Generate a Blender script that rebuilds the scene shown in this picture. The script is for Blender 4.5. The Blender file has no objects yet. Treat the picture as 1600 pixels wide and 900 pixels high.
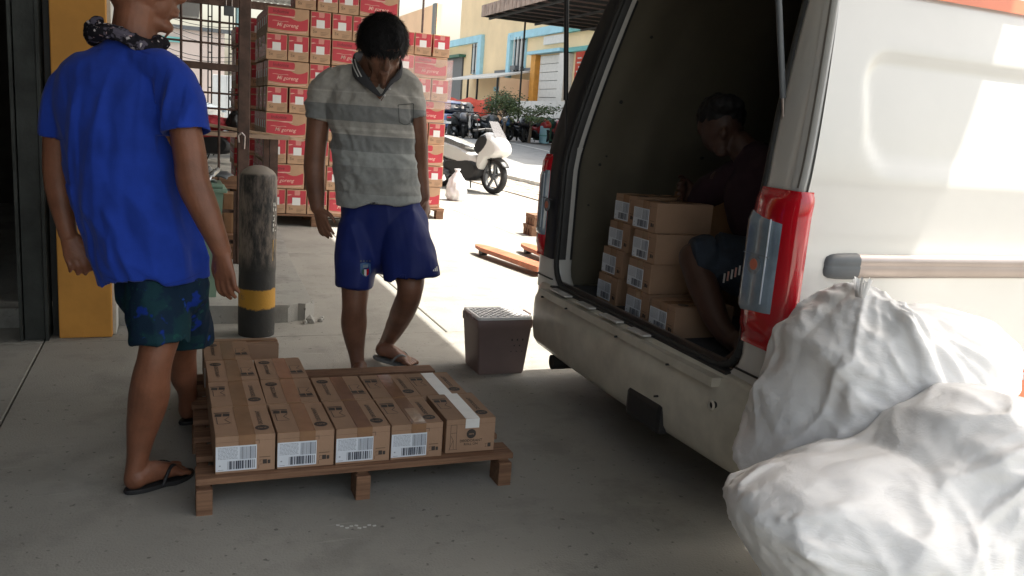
import bpy, bmesh, math, random
import numpy as np
from mathutils import Vector, Matrix, noise
from mathutils.bvhtree import BVHTree
random.seed(7); RNG = np.random.RandomState(7)
S = bpy.context.scene; COL = S.collection
# ------------------------------------------------------------------ camera, world, sun
TH = math.radians(22.6); PITCH = .1954; ROLL = .0757; CH = 1.2; F = 1300.0
cp, sp = math.cos(PITCH), math.sin(PITCH); cr, sr = math.cos(ROLL), math.sin(ROLL)
_fw = np.array([0, cp, -sp]); _rt = np.array([1., 0, 0]); _dn = np.array([0, -sp, -cp])
RT = cr*_rt - sr*_dn; DN = sr*_rt + cr*_dn; FW = _fw
ct, st = math.cos(TH), math.sin(TH)
def w2s(p):                       # survey frame (x right, y ahead) -> scene frame (kerb-aligned)
    return Vector((p[0]*ct + p[1]*st, -p[0]*st + p[1]*ct, p[2]))
cam = bpy.data.objects.new('camera', bpy.data.cameras.new('camera')); COL.objects.link(cam)
r_, d_, f_ = w2s(RT), w2s(DN), w2s(FW)
M = Matrix(((r_.x, -d_.x, -f_.x, 0), (r_.y, -d_.y, -f_.y, 0), (r_.z, -d_.z, -f_.z, CH), (0, 0, 0, 1)))
cam.matrix_world = M; cam.data.sensor_width = 36; cam.data.lens = 36*F/1600
cam.data.clip_start = .05; cam.data.clip_end = 2000; S.camera = cam
W = bpy.data.worlds.new('World'); S.world = W; W.use_nodes = True
SUN_AZ = math.radians(70.5); SUN_EL = math.radians(63)      # azimuth measured clockwise from straight ahead
sd = w2s((math.sin(SUN_AZ)*math.cos(SUN_EL), math.cos(SUN_AZ)*math.cos(SUN_EL), math.sin(SUN_EL)))
nt = W.node_tree; nt.nodes.clear()
sky = nt.nodes.new('ShaderNodeTexSky'); sky.sky_type = 'NISHITA'; sky.sun_disc = False
sky.sun_elevation = SUN_EL; sky.sun_rotation = math.atan2(sd.x, sd.y)
sky.air_density = 1.6; sky.dust_density = 5.0; sky.ozone_density = 1
bg = nt.nodes.new('ShaderNodeBackground'); bg.inputs[1].default_value = .15
wo = nt.nodes.new('ShaderNodeOutputWorld')
hs = nt.nodes.new('ShaderNodeHueSaturation'); hs.inputs['Saturation'].default_value = .6; nt.links.new(sky.outputs[0], hs.inputs['Color'])
mw = nt.nodes.new('ShaderNodeMix'); mw.data_type = 'RGBA'; mw.blend_type = 'MULTIPLY'; mw.inputs[0].default_value = 1; mw.inputs[7].default_value = (1.03, 1, .95, 1); nt.links.new(hs.outputs[0], mw.inputs[6])
nt.links.new(mw.outputs[2], bg.inputs[0]); nt.links.new(bg.outputs[0], wo.inputs[0])
sl = bpy.data.lights.new('sun', 'SUN'); sl.energy = 4.0; sl.angle = math.radians(.5); sl.color = (1, .95, .86)
so = bpy.data.objects.new('sun', sl); COL.objects.link(so)
so.rotation_euler = sd.to_track_quat('Z', 'Y').to_euler(); so.location = (0, 0, 20)
S.view_settings.view_transform = 'Standard'; S.view_settings.look = 'None'
S.view_settings.exposure = 1.32; S.view_settings.gamma = 1
S.render.resolution_x = 1024; S.render.resolution_y = 576
# ------------------------------------------------------------------ helpers
def ray(px, py):
    return FW + (px-800)/F*RT + (py-450)/F*DN
def at(px, py, Y):                # survey-frame point at depth Y
    d = ray(px, py); t = Y/d[1]; return np.array([0, 0, CH]) + t*d
def onu(px, py, u):
    d = w2s(ray(px, py)); t = u/d.x; return Vector((0, 0, CH)) + t*d
def onv(px, py, v):
    d = w2s(ray(px, py)); t = v/d.y; return Vector((0, 0, CH)) + t*d
def onz(px, py, z=0):
    d = w2s(ray(px, py)); t = (z-CH)/d.z; return Vector((0, 0, CH)) + t*d
def tag(o, label=None, cat=None, group=None, kind=None):
    if label: o['label'] = label
    if cat: o['category'] = cat
    if group: o['group'] = group
    if kind: o['kind'] = kind
    return o
def empty(name, loc, rz=0, label=None, cat=None, group=None):
    o = bpy.data.objects.new(name, None); COL.objects.link(o); o.location = loc; o.rotation_euler = (0, 0, rz)
    o.empty_display_size = .1
    return tag(o, label, cat, group)
def copy_tree(o, parent=None):
    c = o.copy(); COL.objects.link(c); c.parent = parent
    for ch in list(o.children): copy_tree(ch, c)
    return c
class MB:
    def __init__(s): s.v = []; s.f = []; s.m = []; s.mats = []; s.sm = []
    def mi(s, mat):
        if mat not in s.mats: s.mats.append(mat)
        return s.mats.index(mat)
    def add(s, vs, fs, mat, smooth=False, mx=None):
        b = len(s.v); k = s.mi(mat)
        for p in vs: s.v.append(tuple(mx @ Vector(p)) if mx else tuple(p))
        for f in fs: s.f.append(tuple(b+i for i in f)); s.m.append(k); s.sm.append(smooth)
    def box(s, c, d, mat, mx=None, bev=0):
        x, y, z = d[0]/2, d[1]/2, d[2]/2
        if bev <= 0:
            vs = [(c[0]+i*x, c[1]+j*y, c[2]+k*z) for i in (-1, 1) for j in (-1, 1) for k in (-1, 1)]
            fs = [(0, 1, 3, 2), (4, 6, 7, 5), (0, 4, 5, 1), (2, 3, 7, 6), (0, 2, 6, 4), (1, 5, 7, 3)]
            s.add(vs, fs, mat, False, mx)
        else:
            bm = bmesh.new(); bmesh.ops.create_cube(bm, size=1)
            bmesh.ops.scale(bm, vec=d, verts=bm.verts); bmesh.ops.translate(bm, vec=c, verts=bm.verts)
            bmesh.ops.bevel(bm, geom=bm.edges[:], offset=bev, segments=2, profile=.6, affect='EDGES')
            bm.verts.index_update()
            s.add([v.co[:] for v in bm.verts], [[v.index for v in f.verts] for f in bm.faces], mat, False, mx); bm.free()
    def quad(s, a, b, c, d, mat): s.add([a, b, c, d], [(0, 1, 2, 3)], mat)
    def cyl(s, p0, p1, r0, mat, r1=None, n=14, cap=True, smooth=True):
        p0 = Vector(p0); p1 = Vector(p1); r1 = r0 if r1 is None else r1
        ax = (p1-p0).normalized(); a = ax.orthogonal().normalized(); b = ax.cross(a)
        vs = []
        for p, r in ((p0, r0), (p1, r1)):
            for i in range(n):
                t = 2*math.pi*i/n; vs.append(p+a*math.cos(t)*r+b*math.sin(t)*r)
        s.add(vs, [(i, (i+1) % n, n+(i+1) % n, n+i) for i in range(n)], mat, smooth)
        if cap: s.add(vs, [tuple(range(n))[::-1], tuple(range(n, 2*n))], mat)
    def path(s, pts, r, mat, n=8):
        for a, b in zip(pts[:-1], pts[1:]): s.cyl(a, b, r, mat, n=n)
    def lathe(s, prof, mat, c=(0, 0, 0), n=24, mx=None, smooth=True):   # prof of (r,z)
        vs = []; fs = []
        for r, z in prof:
            for i in range(n):
                t = 2*math.pi*i/n; vs.append((c[0]+r*math.cos(t), c[1]+r*math.sin(t), c[2]+z))
        for k in range(len(prof)-1):
            for i in range(n): fs.append((k*n+i, k*n+(i+1) % n, (k+1)*n+(i+1) % n, (k+1)*n+i))
        s.add(vs, fs, mat, smooth, mx)
    def prism(s, poly, ax, lo, hi, mat, mx=None):       # 2-D polygon extruded along axis ax (0,1,2)
        def P(a, b, t):
            q = [a, b]; q.insert(ax, t); return tuple(q)
        n = len(poly); vs = [P(a, b, lo) for a, b in poly]+[P(a, b, hi) for a, b in poly]
        fs = [tuple(range(n))[::-1], tuple(range(n, 2*n))]+[(i, (i+1) % n, n+(i+1) % n, n+i) for i in range(n)]
        s.add(vs, fs, mat, False, mx)
    def build(s, name, parent=None, loc=None, rot=None):
        me = bpy.data.meshes.new(name); me.from_pydata(s.v, [], s.f)
        for m in s.mats: me.materials.append(m)
        me.polygons.foreach_set('material_index', s.m); me.polygons.foreach_set('use_smooth', s.sm); me.update()
        return link(name, me, parent, loc, rot)
def link(name, me, parent=None, loc=None, rot=None):
    o = bpy.data.objects.new(name, me); COL.objects.link(o); o.parent = parent
    if loc is not None: o.location = loc
    if rot is not None: o.rotation_euler = rot
    return o
def fixn(o):
    bm = bmesh.new(); bm.from_mesh(o.data); bmesh.ops.recalc_face_normals(bm, faces=bm.faces); bm.to_mesh(o.data); bm.free(); return o
_tc = {}
def text_geo(s, size, bold=0, shear=0):
    key = (s, bold, shear)
    if key not in _tc:
        cu = bpy.data.curves.new('t', 'FONT'); cu.body = s; cu.size = 1; cu.align_x = 'CENTER'; cu.align_y = 'CENTER'
        cu.resolution_u = 2; cu.offset = bold; cu.shear = shear
        o = bpy.data.objects.new('t', cu); COL.objects.link(o)
        dg = bpy.context.evaluated_depsgraph_get(); me = bpy.data.meshes.new_from_object(o.evaluated_get(dg))
        _tc[key] = ([v.co[:] for v in me.vertices], [tuple(p.vertices) for p in me.polygons])
        bpy.data.objects.remove(o); bpy.data.meshes.remove(me)
    v, f = _tc[key]; return [(a*size, b*size, 0) for a, b, c in v], f
# ------------------------------------------------------------------ materials
def mat(name, col, rough=.6, metal=0, var=.15, vs=6., bump=.0, bs=60., spec=.5, col2=None, coat=0, trans=0, alpha=1, detail=6, sheen=0):
    m = bpy.data.materials.new(name); m.use_nodes = True; t = m.node_tree; N = t.nodes; L = t.links
    b = N['Principled BSDF']; b.inputs['Roughness'].default_value = rough; b.inputs['Metallic'].default_value = metal
    b.inputs['Specular IOR Level'].default_value = spec; b.inputs['Coat Weight'].default_value = coat
    b.inputs['Coat Roughness'].default_value = .08
    b.inputs['Transmission Weight'].default_value = trans; b.inputs['Alpha'].default_value = alpha
    if sheen: b.inputs['Sheen Weight'].default_value = sheen; b.inputs['Sheen Roughness'].default_value = .5
    tc = N.new('ShaderNodeTexCoord')
    nz = N.new('ShaderNodeTexNoise'); nz.inputs['Scale'].default_value = vs; nz.inputs['Detail'].default_value = detail; nz.inputs['Roughness'].default_value = .6
    L.new(tc.outputs['Object'], nz.inputs['Vector'])
    rp = N.new('ShaderNodeValToRGB'); L.new(nz.outputs['Fac'], rp.inputs[0])
    c2 = col2 if col2 else tuple(c*(1+var) for c in col); c1 = col if col2 else tuple(c*(1-var) for c in col)
    rp.color_ramp.elements[0].position = .35; rp.color_ramp.elements[1].position = .65
    rp.color_ramp.elements[0].color = (*c1, 1); rp.color_ramp.elements[1].color = (*c2, 1)
    L.new(rp.outputs[0], b.inputs['Base Color'])
    if bump:
        n2 = N.new('ShaderNodeTexNoise'); n2.inputs['Scale'].default_value = bs; n2.inputs['Detail'].default_value = 5
        L.new(tc.outputs['Object'], n2.inputs['Vector'])
        bp = N.new('ShaderNodeBump'); bp.inputs['Strength'].default_value = min(1, bump); bp.inputs['Distance'].default_value = .004
        L.new(n2.outputs['Fac'], bp.inputs['Height']); L.new(bp.outputs[0], b.inputs['Normal'])
    return m
def nodes(m): return m.node_tree.nodes, m.node_tree.links, m.node_tree.nodes['Principled BSDF']
def mixc(N, L, a, b, fac):
    x = N.new('ShaderNodeMix'); x.data_type = 'RGBA'
    for s, v in ((6, a), (7, b)):
        if isinstance(v, tuple): x.inputs[s].default_value = (*v, 1)
        else: L.new(v, x.inputs[s])
    if isinstance(fac, (int, float)): x.inputs[0].default_value = fac
    else: L.new(fac, x.inputs[0])
    return x.outputs[2]
def ramp(N, L, src, stops):
    r = N.new('ShaderNodeValToRGB'); L.new(src, r.inputs[0]); e = r.color_ramp.elements
    while len(e) < len(stops): e.new(.5)
    for i, (p, c) in enumerate(stops): e[i].position = p; e[i].color = (c, c, c, 1) if not isinstance(c, tuple) else (*c, 1)
    return r.outputs[0]
def tnoise(N, L, vec, sc, det=6, ro=.6):
    n = N.new('ShaderNodeTexNoise'); n.inputs['Scale'].default_value = sc; n.inputs['Detail'].default_value = det; n.inputs['Roughness'].default_value = ro
    L.new(vec, n.inputs['Vector']); return n.outputs['Fac']
def concrete(name, base, stain=.55):
    m = mat(name, base, .82, var=.1, vs=2.2, bump=.5, bs=140, spec=.25); N, L, b = nodes(m)
    g = N.new('ShaderNodeNewGeometry').outputs['Position']
    c0 = ramp(N, L, tnoise(N, L, g, 1.3, 9, .65), [(.3, tuple(c*.88 for c in base)), (.7, tuple(c*1.08 for c in base))])
    s1 = ramp(N, L, tnoise(N, L, g, 3.1, 8, .7), [(.36, 1.), (.5, 0.)])
    c1 = mixc(N, L, c0, tuple(c*stain for c in base), s1)
    sp_ = ramp(N, L, tnoise(N, L, g, 38, 3, .5), [(.28, 1.), (.34, 0.)])
    c2 = mixc(N, L, c1, tuple(c*.5 for c in base), sp_)
    o1 = ramp(N, L, tnoise(N, L, g, .75, 4, .5), [(.60, 0.), (.74, .45)]); c2 = mixc(N, L, c2, tuple(c*.6 for c in base), o1)
    wv = N.new('ShaderNodeMapping'); wv.inputs['Scale'].default_value = (1.2, 14, 1); L.new(g, wv.inputs['Vector'])
    sc = ramp(N, L, tnoise(N, L, wv.outputs[0], 3.0, 4, .5), [(.66, 0.), (.72, .5)])
    c3 = mixc(N, L, c2, tuple(min(1, c*1.25) for c in base), sc)
    L.new(c3, b.inputs['Base Color'])
    rr = ramp(N, L, tnoise(N, L, g, 2.0, 6), [(.3, .62), (.7, .9)]); L.new(rr, b.inputs['Roughness'])
    return m
K = {}
K['concrete'] = concrete('concrete_floor', (.335, .325, .295), .80)
K['concrete2'] = concrete('concrete_platform', (.36, .355, .33), .7)
K['joint'] = mat('joint_dirt', (.10, .095, .085), .95)
K['asphalt'] = concrete('road_surface', (.30, .30, .29), .8)
K['kerbwhite'] = mat('kerb_paint', (.62, .62, .58), .8, var=.2, bump=.4)
K['paver'] = mat('paver', (.34, .29, .24), .85, var=.3, vs=3, bump=.5)
K['lot'] = concrete('lot_surface', (.20, .20, .20), .7)
K['kraft'] = mat('kraft_cardboard', (.36, .228, .150), .75, var=.09, vs=5, bump=.15, bs=200, spec=.3)
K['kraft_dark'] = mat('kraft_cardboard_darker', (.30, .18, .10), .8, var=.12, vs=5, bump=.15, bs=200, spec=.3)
K['tape'] = mat('brown_tape', (.27, .15, .082), .22, var=.12, vs=14, spec=.6, bump=.25, bs=40)
K['tape2'] = mat('clear_tape', (.50, .34, .21), .16, var=.2, vs=16, spec=.7, bump=.3, bs=50)
K['whitetape'] = mat('white_tape', (.78, .78, .76), .35, var=.08, vs=9, bump=.3, bs=40)
K['ink'] = mat('black_ink', (.05, .04, .035), .7)
K['inkfaint'] = mat('faded_ink', (.17, .11, .07), .75)
K['label'] = mat('label_paper', (.72, .77, .84), .55, var=.03)
K['inkblue'] = mat('label_ink', (.06, .07, .10), .6)
K['inkgrey'] = mat('label_ink_fine', (.36, .39, .45), .6)
K['wood'] = mat('pallet_wood', (.22, .115, .065), .8, var=.4, vs=3, bump=.6, bs=40)
N, L, b = nodes(K['wood'])
_tc0 = N.new('ShaderNodeTexCoord'); _mp = N.new('ShaderNodeMapping'); _mp.inputs['Scale'].default_value = (2.5, 60, 60); L.new(_tc0.outputs['Object'], _mp.inputs['Vector'])
L.new(ramp(N, L, tnoise(N, L, _mp.outputs[0], 1.5, 6, .6), [(.3, (.13, .065, .038)), (.7, (.30, .165, .095))]), b.inputs['Base Color'])
K['wood_pale'] = mat('pale_wood', (.38, .27, .18), .85, var=.3, vs=8, bump=.4)
K['redprint'] = mat('carton_red', (.53, .045, .065), .5, var=.08, vs=4)
K['redkraft'] = mat('carton_tan', (.50, .31, .19), .7, var=.1, vs=5, bump=.1, bs=150)
K['creamprint'] = mat('carton_cream_line', (.75, .45, .38), .6)
K['pinkprint'] = mat('carton_pink', (.62, .25, .22), .6)
K['whitelabel'] = mat('plain_white_label', (.80, .80, .79), .6, var=.02)
K['darkred'] = mat('carton_logo_dark', (.22, .03, .04), .6)
K['vanwhite'] = mat('van_paint_white', (.62, .61, .585), .28, var=.03, vs=2, coat=.6, spec=.5)
K['vancream'] = mat('van_bumper_paint', (.60, .56, .47), .42, var=.13, vs=7, coat=.25, bump=.05, bs=30)
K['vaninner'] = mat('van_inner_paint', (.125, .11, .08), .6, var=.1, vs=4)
K['drain'] = mat('drain_channel', (.20, .18, .16), .6)
K['vanseal'] = mat('rubber_seal', (.03, .03, .03), .6)
K['vanfloor'] = mat('van_floor_mat', (.045, .05, .06), .8, var=.3, vs=8, bump=.3)
K['chrome'] = mat('steel_trim', (.36, .31, .29), .38, metal=.9, var=.05)
K['greyplastic'] = mat('grey_plastic', (.10, .11, .12), .45, var=.08)
K['black'] = mat('black_plastic', (.02, .02, .022), .45, var=.2)
K['tyre'] = mat('tyre_rubber', (.025, .025, .025), .85, bump=.3, bs=80)
K['lens'] = mat('clear_lens', (.24, .31, .38), .10, var=.25, vs=7, coat=1)
K['lens2'] = mat('inner_reflector', (.20, .24, .28), .25, var=.3, vs=30, coat=.5)
K['redlens'] = mat('red_lens', (.52, .008, .018), .12, var=.12, vs=5, coat=1)
K['orangelens'] = mat('orange_bulb', (.55, .16, .10), .3)
K['orangevinyl'] = mat('orange_vinyl', (.75, .20, .09), .4, var=.04)
K['orangepaint'] = mat('orange_steel_paint', (.46, .14, .065), .55, var=.25, vs=8)
K['woven'] = mat('woven_sack', (.86, .85, .84), .42, var=.02, vs=3, spec=.45)
N, L, b = nodes(K['woven'])
_a = N.new('ShaderNodeTexCoord').outputs['Object']; _w = N.new('ShaderNodeTexWave'); _w.inputs['Scale'].default_value = 150; _w.inputs['Distortion'].default_value = .6
L.new(_a, _w.inputs['Vector']); _wp = N.new('ShaderNodeTexNoise'); _wp.inputs['Scale'].default_value = 5; L.new(_a, _wp.inputs['Vector'])
_mx = N.new('ShaderNodeMix'); _mx.data_type = 'VECTOR'; _mx.inputs[0].default_value = .12; L.new(_a, _mx.inputs[4]); L.new(_wp.outputs['Color'], _mx.inputs[5])
def _vor(sc):
    v = N.new('ShaderNodeTexVoronoi'); v.feature = 'F1'; v.distance = 'EUCLIDEAN'; v.inputs['Scale'].default_value = sc; L.new(_mx.outputs[1], v.inputs['Vector']); return v.outputs['Distance']
_mp2 = N.new('ShaderNodeMapping'); _mp2.inputs['Rotation'].default_value = (0, .7, 0); _mp2.inputs['Scale'].default_value = (9, 20, 34); L.new(_mx.outputs[1], _mp2.inputs['Vector'])
_n = tnoise(N, L, _mp2.outputs[0], 1.0, 7, .62)
_ad = N.new('ShaderNodeMath'); _ad.operation = 'MULTIPLY_ADD'; L.new(_w.outputs['Fac'], _ad.inputs[0]); _ad.inputs[1].default_value = .012; L.new(_n, _ad.inputs[2])
_b = N.new('ShaderNodeBump'); _b.inputs['Strength'].default_value = .45; _b.inputs['Distance'].default_value = .010; L.new(_ad.outputs[0], _b.inputs['Height']); L.new(_b.outputs[0], b.inputs['Normal'])
b.inputs['Subsurface Weight'].default_value = .25; b.inputs['Subsurface Radius'].default_value = (1, .95, .9); b.inputs['Subsurface Scale'].default_value = .02
K['skin'] = mat('brown_skin', (.215, .088, .050), .45, var=.2, vs=9, bump=.25, bs=120, spec=.4)
K['skin2'] = mat('deep_brown_skin', (.20, .095, .060), .45, var=.2, vs=9, bump=.25, bs=120, spec=.4)
for k_ in ('skin', 'skin2'):
    N, L, b = nodes(K[k_]); b.inputs['Subsurface Weight'].default_value = .12; b.inputs['Subsurface Scale'].default_value = .01; b.inputs['Subsurface Radius'].default_value = (1, .35, .2)
K['hair'] = mat('black_hair', (.011, .010, .011), .6, var=.3, vs=40, spec=.22)
K['nail'] = mat('finger_nail', (.55, .36, .30), .35)
K['bluecloth'] = mat('royal_blue_cotton', (.014, .046, .34), .85, var=.18, vs=7, bump=.3, bs=420, sheen=.1, spec=.15)
K['navycloth'] = mat('navy_polyester', (.012, .024, .155), .6, var=.12, vs=6, bump=.15, bs=300, spec=.3)
K['denim'] = mat('dark_denim', (.018, .028, .045), .8, var=.3, vs=30, bump=.3, bs=300)
K['capcloth'] = mat('dark_cap_cloth', (.010, .013, .03), .8)
K['maroon'] = mat('maroon_cotton', (.022, .006, .013), .85, var=.2, bump=.2)
K['sandal'] = mat('black_sandal', (.018, .018, .02), .6)
K['sandalgrey'] = mat('grey_sandal', (.16, .17, .17), .6)
K['yellowwall'] = mat('cream_yellow_wall', (.80, .62, .38), .9, var=.08, vs=.4, bump=.2)
K['orangewall'] = mat('pale_orange_wall', (.78, .52, .32), .9, var=.06, vs=.3)
K['bluetrim'] = mat('pale_blue_trim', (.36, .62, .72), .8, var=.08, vs=2)
K['tealtrim'] = mat('teal_trim', (.16, .42, .40), .8, var=.1, vs=2)
K['pillar'] = mat('ochre_pillar_paint', (.66, .31, .06), .7, var=.12, vs=3, bump=.25, bs=25)
K['shutter'] = mat('white_shutter', (.66, .64, .60), .6, var=.06)
K['dark'] = mat('dark_steel', (.012, .013, .013), .55, var=.35, vs=5, bump=.2)
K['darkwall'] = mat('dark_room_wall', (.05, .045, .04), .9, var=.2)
K['track'] = mat('shutter_guide_steel', (.045, .05, .048), .5, metal=.5, var=.4, vs=4, bump=.3)
K['rust'] = mat('rusty_brown_steel', (.10, .058, .045), .7, var=.35, vs=12, bump=.3)
K['awning'] = mat('corrugated_brown', (.30, .22, .18), .7, var=.3, vs=3)
K['roofsheet'] = mat('roof_sheet_underside', (.20, .20, .19), .7, var=.25, vs=1.5)
K['postdark'] = mat('black_post', (.02, .02, .02), .5)
K['leaf'] = mat('leaf', (.06, .10, .035), .6, var=.5, vs=30)
K['leaf2'] = mat('leaf_light', (.11, .14, .05), .6, var=.4, vs=30)
K['bark'] = mat('bark', (.12, .09, .065), .9, bump=.5)
K['banner'] = mat('red_banner_cloth', (.62, .07, .035), .8, var=.1)
K['pinkwall'] = mat('pale_pink_wall', (.62, .52, .47), .9, var=.05, vs=.3)
K['greywall'] = mat('pale_grey_wall', (.50, .53, .55), .9, var=.05)
K['carwhite'] = mat('car_white', (.72, .73, .74), .25, var=.02, coat=.8)
K['carblue'] = mat('car_blue', (.10, .16, .38), .25, var=.05, coat=.8)
K['carglass'] = mat('car_glass', (.03, .045, .07), .08, spec=.8)
K['scooterwhite'] = mat('scooter_white', (.78, .78, .75), .22, var=.02, coat=.8)
K['scooterred'] = mat('scooter_red', (.42, .04, .04), .3, var=.05, coat=.6)
K['scooterblue'] = mat('scooter_blue', (.05, .16, .36), .3, var=.05, coat=.6)
K['scooterblack'] = mat('scooter_black', (.03, .03, .035), .3, var=.1, coat=.6)
K['silver'] = mat('silver_seat_foil', (.42, .43, .43), .25, metal=.6, var=.25, vs=30, bump=.6, bs=30)
K['greenplastic'] = mat('pale_green_plastic', (.22, .34, .26), .5, var=.12)
K['greenbin'] = mat('dark_green_plastic', (.035, .13, .085), .5)
K['basket'] = mat('brown_plastic', (.23, .165, .155), .5, var=.06)
K['basketlid'] = mat('white_plastic_lid', (.74, .74, .74), .4, var=.06)
K['smoke'] = mat('smoked_screen', (.10, .10, .11), .15, alpha=.6, var=.02, coat=.5)
K['wrap'] = mat('stretch_wrap', (.85, .8, .8), .12, spec=.7, alpha=.22, var=.02, bump=1, bs=16)
K['paperlitter'] = mat('paper_scrap', (.6, .6, .58), .7)
K['brownboard'] = mat('cardboard_sheet', (.42, .30, .22), .85, var=.15)
# worn black / yellow bollard
K['ypatch'] = mat('worn_yellow_patch', (.46, .27, .05), .7, var=.4, vs=40)
K['bollard'] = mat('worn_bollard_paint', (.03, .03, .03), .6, bump=.6, bs=30)
N, L, b = nodes(K['bollard'])
_p = N.new('ShaderNodeTexCoord').outputs['Object']; _s = N.new('ShaderNodeSeparateXYZ'); L.new(_p, _s.inputs[0])
_nz = tnoise(N, L, _p, 14, 8, .7)
_z = N.new('ShaderNodeMath'); _z.operation = 'MULTIPLY_ADD'; L.new(_nz, _z.inputs[0]); _z.inputs[1].default_value = .05; L.new(_s.outputs['Z'], _z.inputs[2])
_yb = ramp(N, L, _z.outputs[0], [(0, 0.), (.178, 0.), (.182, 1.), (.278, 1.), (.282, 0.), (1, 0.)])
_base = mixc(N, L, (.028, .028, .027), (.50, .26, .03), _yb)
_sm = N.new('ShaderNodeMapping'); _sm.inputs['Scale'].default_value = (1, 1, .25); L.new(_p, _sm.inputs['Vector'])
_up = ramp(N, L, _s.outputs['Z'], [(.35, 0.), (.45, 1.)])
_gr = ramp(N, L, tnoise(N, L, _sm.outputs[0], 22, 8, .75), [(.42, 0.), (.60, 1.)])
_mm = N.new('ShaderNodeMath'); _mm.operation = 'MULTIPLY'; L.new(_up, _mm.inputs[0]); L.new(_gr, _mm.inputs[1])
_c = mixc(N, L, _base, (.22, .18, .15), _mm.outputs[0])
_wn = ramp(N, L, tnoise(N, L, _p, 9, 9, .8), [(.60, 0.), (.64, 1.)])
_c = mixc(N, L, _c, (.09, .085, .075), _wn)
_tp = ramp(N, L, _s.outputs['Z'], [(.845, 0.), (.855, 1.)]); _c = mixc(N, L, _c, (.30, .26, .22), _tp)
L.new(_c, b.inputs['Base Color'])
# patterned cloths
def blotch(name, base, cols, sc=9, rough=.85, th=.58):
    m = mat(name, base, rough, bump=.25, bs=300, spec=.15); N, L, b = nodes(m)
    p = N.new('ShaderNodeTexCoord').outputs['Object']; c = base
    for i, (cc, s_, t_) in enumerate(cols):
        mp = N.new('ShaderNodeMapping'); mp.inputs['Location'].default_value = (i*3.3, i*1.7, i*2.1); L.new(p, mp.inputs['Vector'])
        f = ramp(N, L, tnoise(N, L, mp.outputs[0], s_, 3, .55), [(t_, 0.), (t_+.04, 1.)])
        c = mixc(N, L, c, cc, f)
    L.new(c, b.inputs['Base Color']); return m
K['floral'] = blotch('dark_floral_cloth', (.008, .022, .045), [((.01, .038, .05), 11, .5), ((.008, .03, .22), 14, .60), ((.012, .06, .34), 22, .66), ((.014, .065, .06), 30, .66)])
K['bandana'] = blotch('black_bandana_print', (.014, .013, .018), [((.10, .09, .12), 28, .56), ((.50, .46, .47), 46, .62), ((.45, .30, .30), 70, .66)])
K['bermuda'] = blotch('dark_blue_shorts', (.02, .035, .06), [((.05, .07, .10), 20, .56)])
def stripes(name, bands, zlo, zhi, light, dark):
    m = mat(name, light, .85, bump=.3, bs=380, spec=.2, sheen=.15); N, L, b = nodes(m)
    p = N.new('ShaderNodeTexCoord').outputs['Object']; s_ = N.new('ShaderNodeSeparateXYZ'); L.new(p, s_.inputs[0])
    a = N.new('ShaderNodeMapRange'); a.inputs['From Min'].default_value = zlo; a.inputs['From Max'].default_value = zhi; L.new(s_.outputs['Z'], a.inputs['Value'])
    r = N.new('ShaderNodeValToRGB'); r.color_ramp.interpolation = 'CONSTANT'; L.new(a.outputs[0], r.inputs[0]); e = r.color_ramp.elements
    while len(e) < len(bands): e.new(.5)
    for i, (z, c) in enumerate(bands): e[i].position = (z-zlo)/(zhi-zlo); e[i].color = (*c, 1)
    n = ramp(N, L, tnoise(N, L, p, 60, 3), [(.3, .9), (.7, 1.08)])
    x = N.new('ShaderNodeMix'); x.data_type = 'RGBA'; x.blend_type = 'MULTIPLY'; x.inputs[0].default_value = 1
    L.new(r.outputs[0], x.inputs[6]); L.new(n, x.inputs[7]); L.new(x.outputs[2], b.inputs['Base Color']); return m
# ================================================================== SETTING
def gz(v): 
    t = max(0, min(1, (v-17)/14)); return .45*t*t*(3-2*t)
def sheet(name, us, vs, m, dz, smooth=True):
    mb = MB(); n = len(vs)
    mb.add([(u, v, gz(v)+dz) for u in us for v in vs], [(i*n+j, (i+1)*n+j, (i+1)*n+j+1, i*n+j+1) for i in range(len(us)-1) for j in range(n-1)], m, smooth)
    return tag(mb.build(name), kind='structure')
VS = [-60, -5, 2, 8, 12, 15, 17]+[17+i for i in range(1, 15)]+[34, 40, 60, 100, 200, 600]
ground = sheet('ground', [-300, -60, -8, 0, 7, 12, 30, 80, 400], VS, K['lot'], -.022)
road = sheet('road', [6.86, 9, 11, 13.2], [v for v in VS if v > -10], K['asphalt'], -.006)
apron = sheet('yard_apron', [-9, -3, 2, 6.7], [17.5, 18, 19, 20, 22, 24, 26, 28, 31, 40], K['concrete'], -.004)
mb = MB()
for i in range(40):
    v = 8+i*1.0
    mb.add([(6.72, v, gz(v)-.02), (6.86, v, gz(v)-.02), (6.86, v+.985, gz(v+.985)-.02), (6.72, v+.985, gz(v+.985)-.02), (6.72, v, gz(v)+.09), (6.85, v, gz(v)+.09), (6.85, v+.985, gz(v+.985)+.09), (6.72, v+.985, gz(v+.985)+.09)],
           [(0, 3, 2, 1), (4, 5, 6, 7), (0, 1, 5, 4), (1, 2, 6, 5), (2, 3, 7, 6), (3, 0, 4, 7)], K['kerbwhite'])
tag(mb.build('kerb'), kind='structure')
mb = MB()                                     # worn white line along the far side of the road
for v0 in range(14, 60, 1): mb.quad((11.9, v0, gz(v0)), (12.05, v0, gz(v0)), (12.05, v0+1, gz(v0+1)), (11.9, v0+1, gz(v0+1)), K['kerbwhite'])
tag(mb.build('road_line'), kind='structure')
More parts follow.
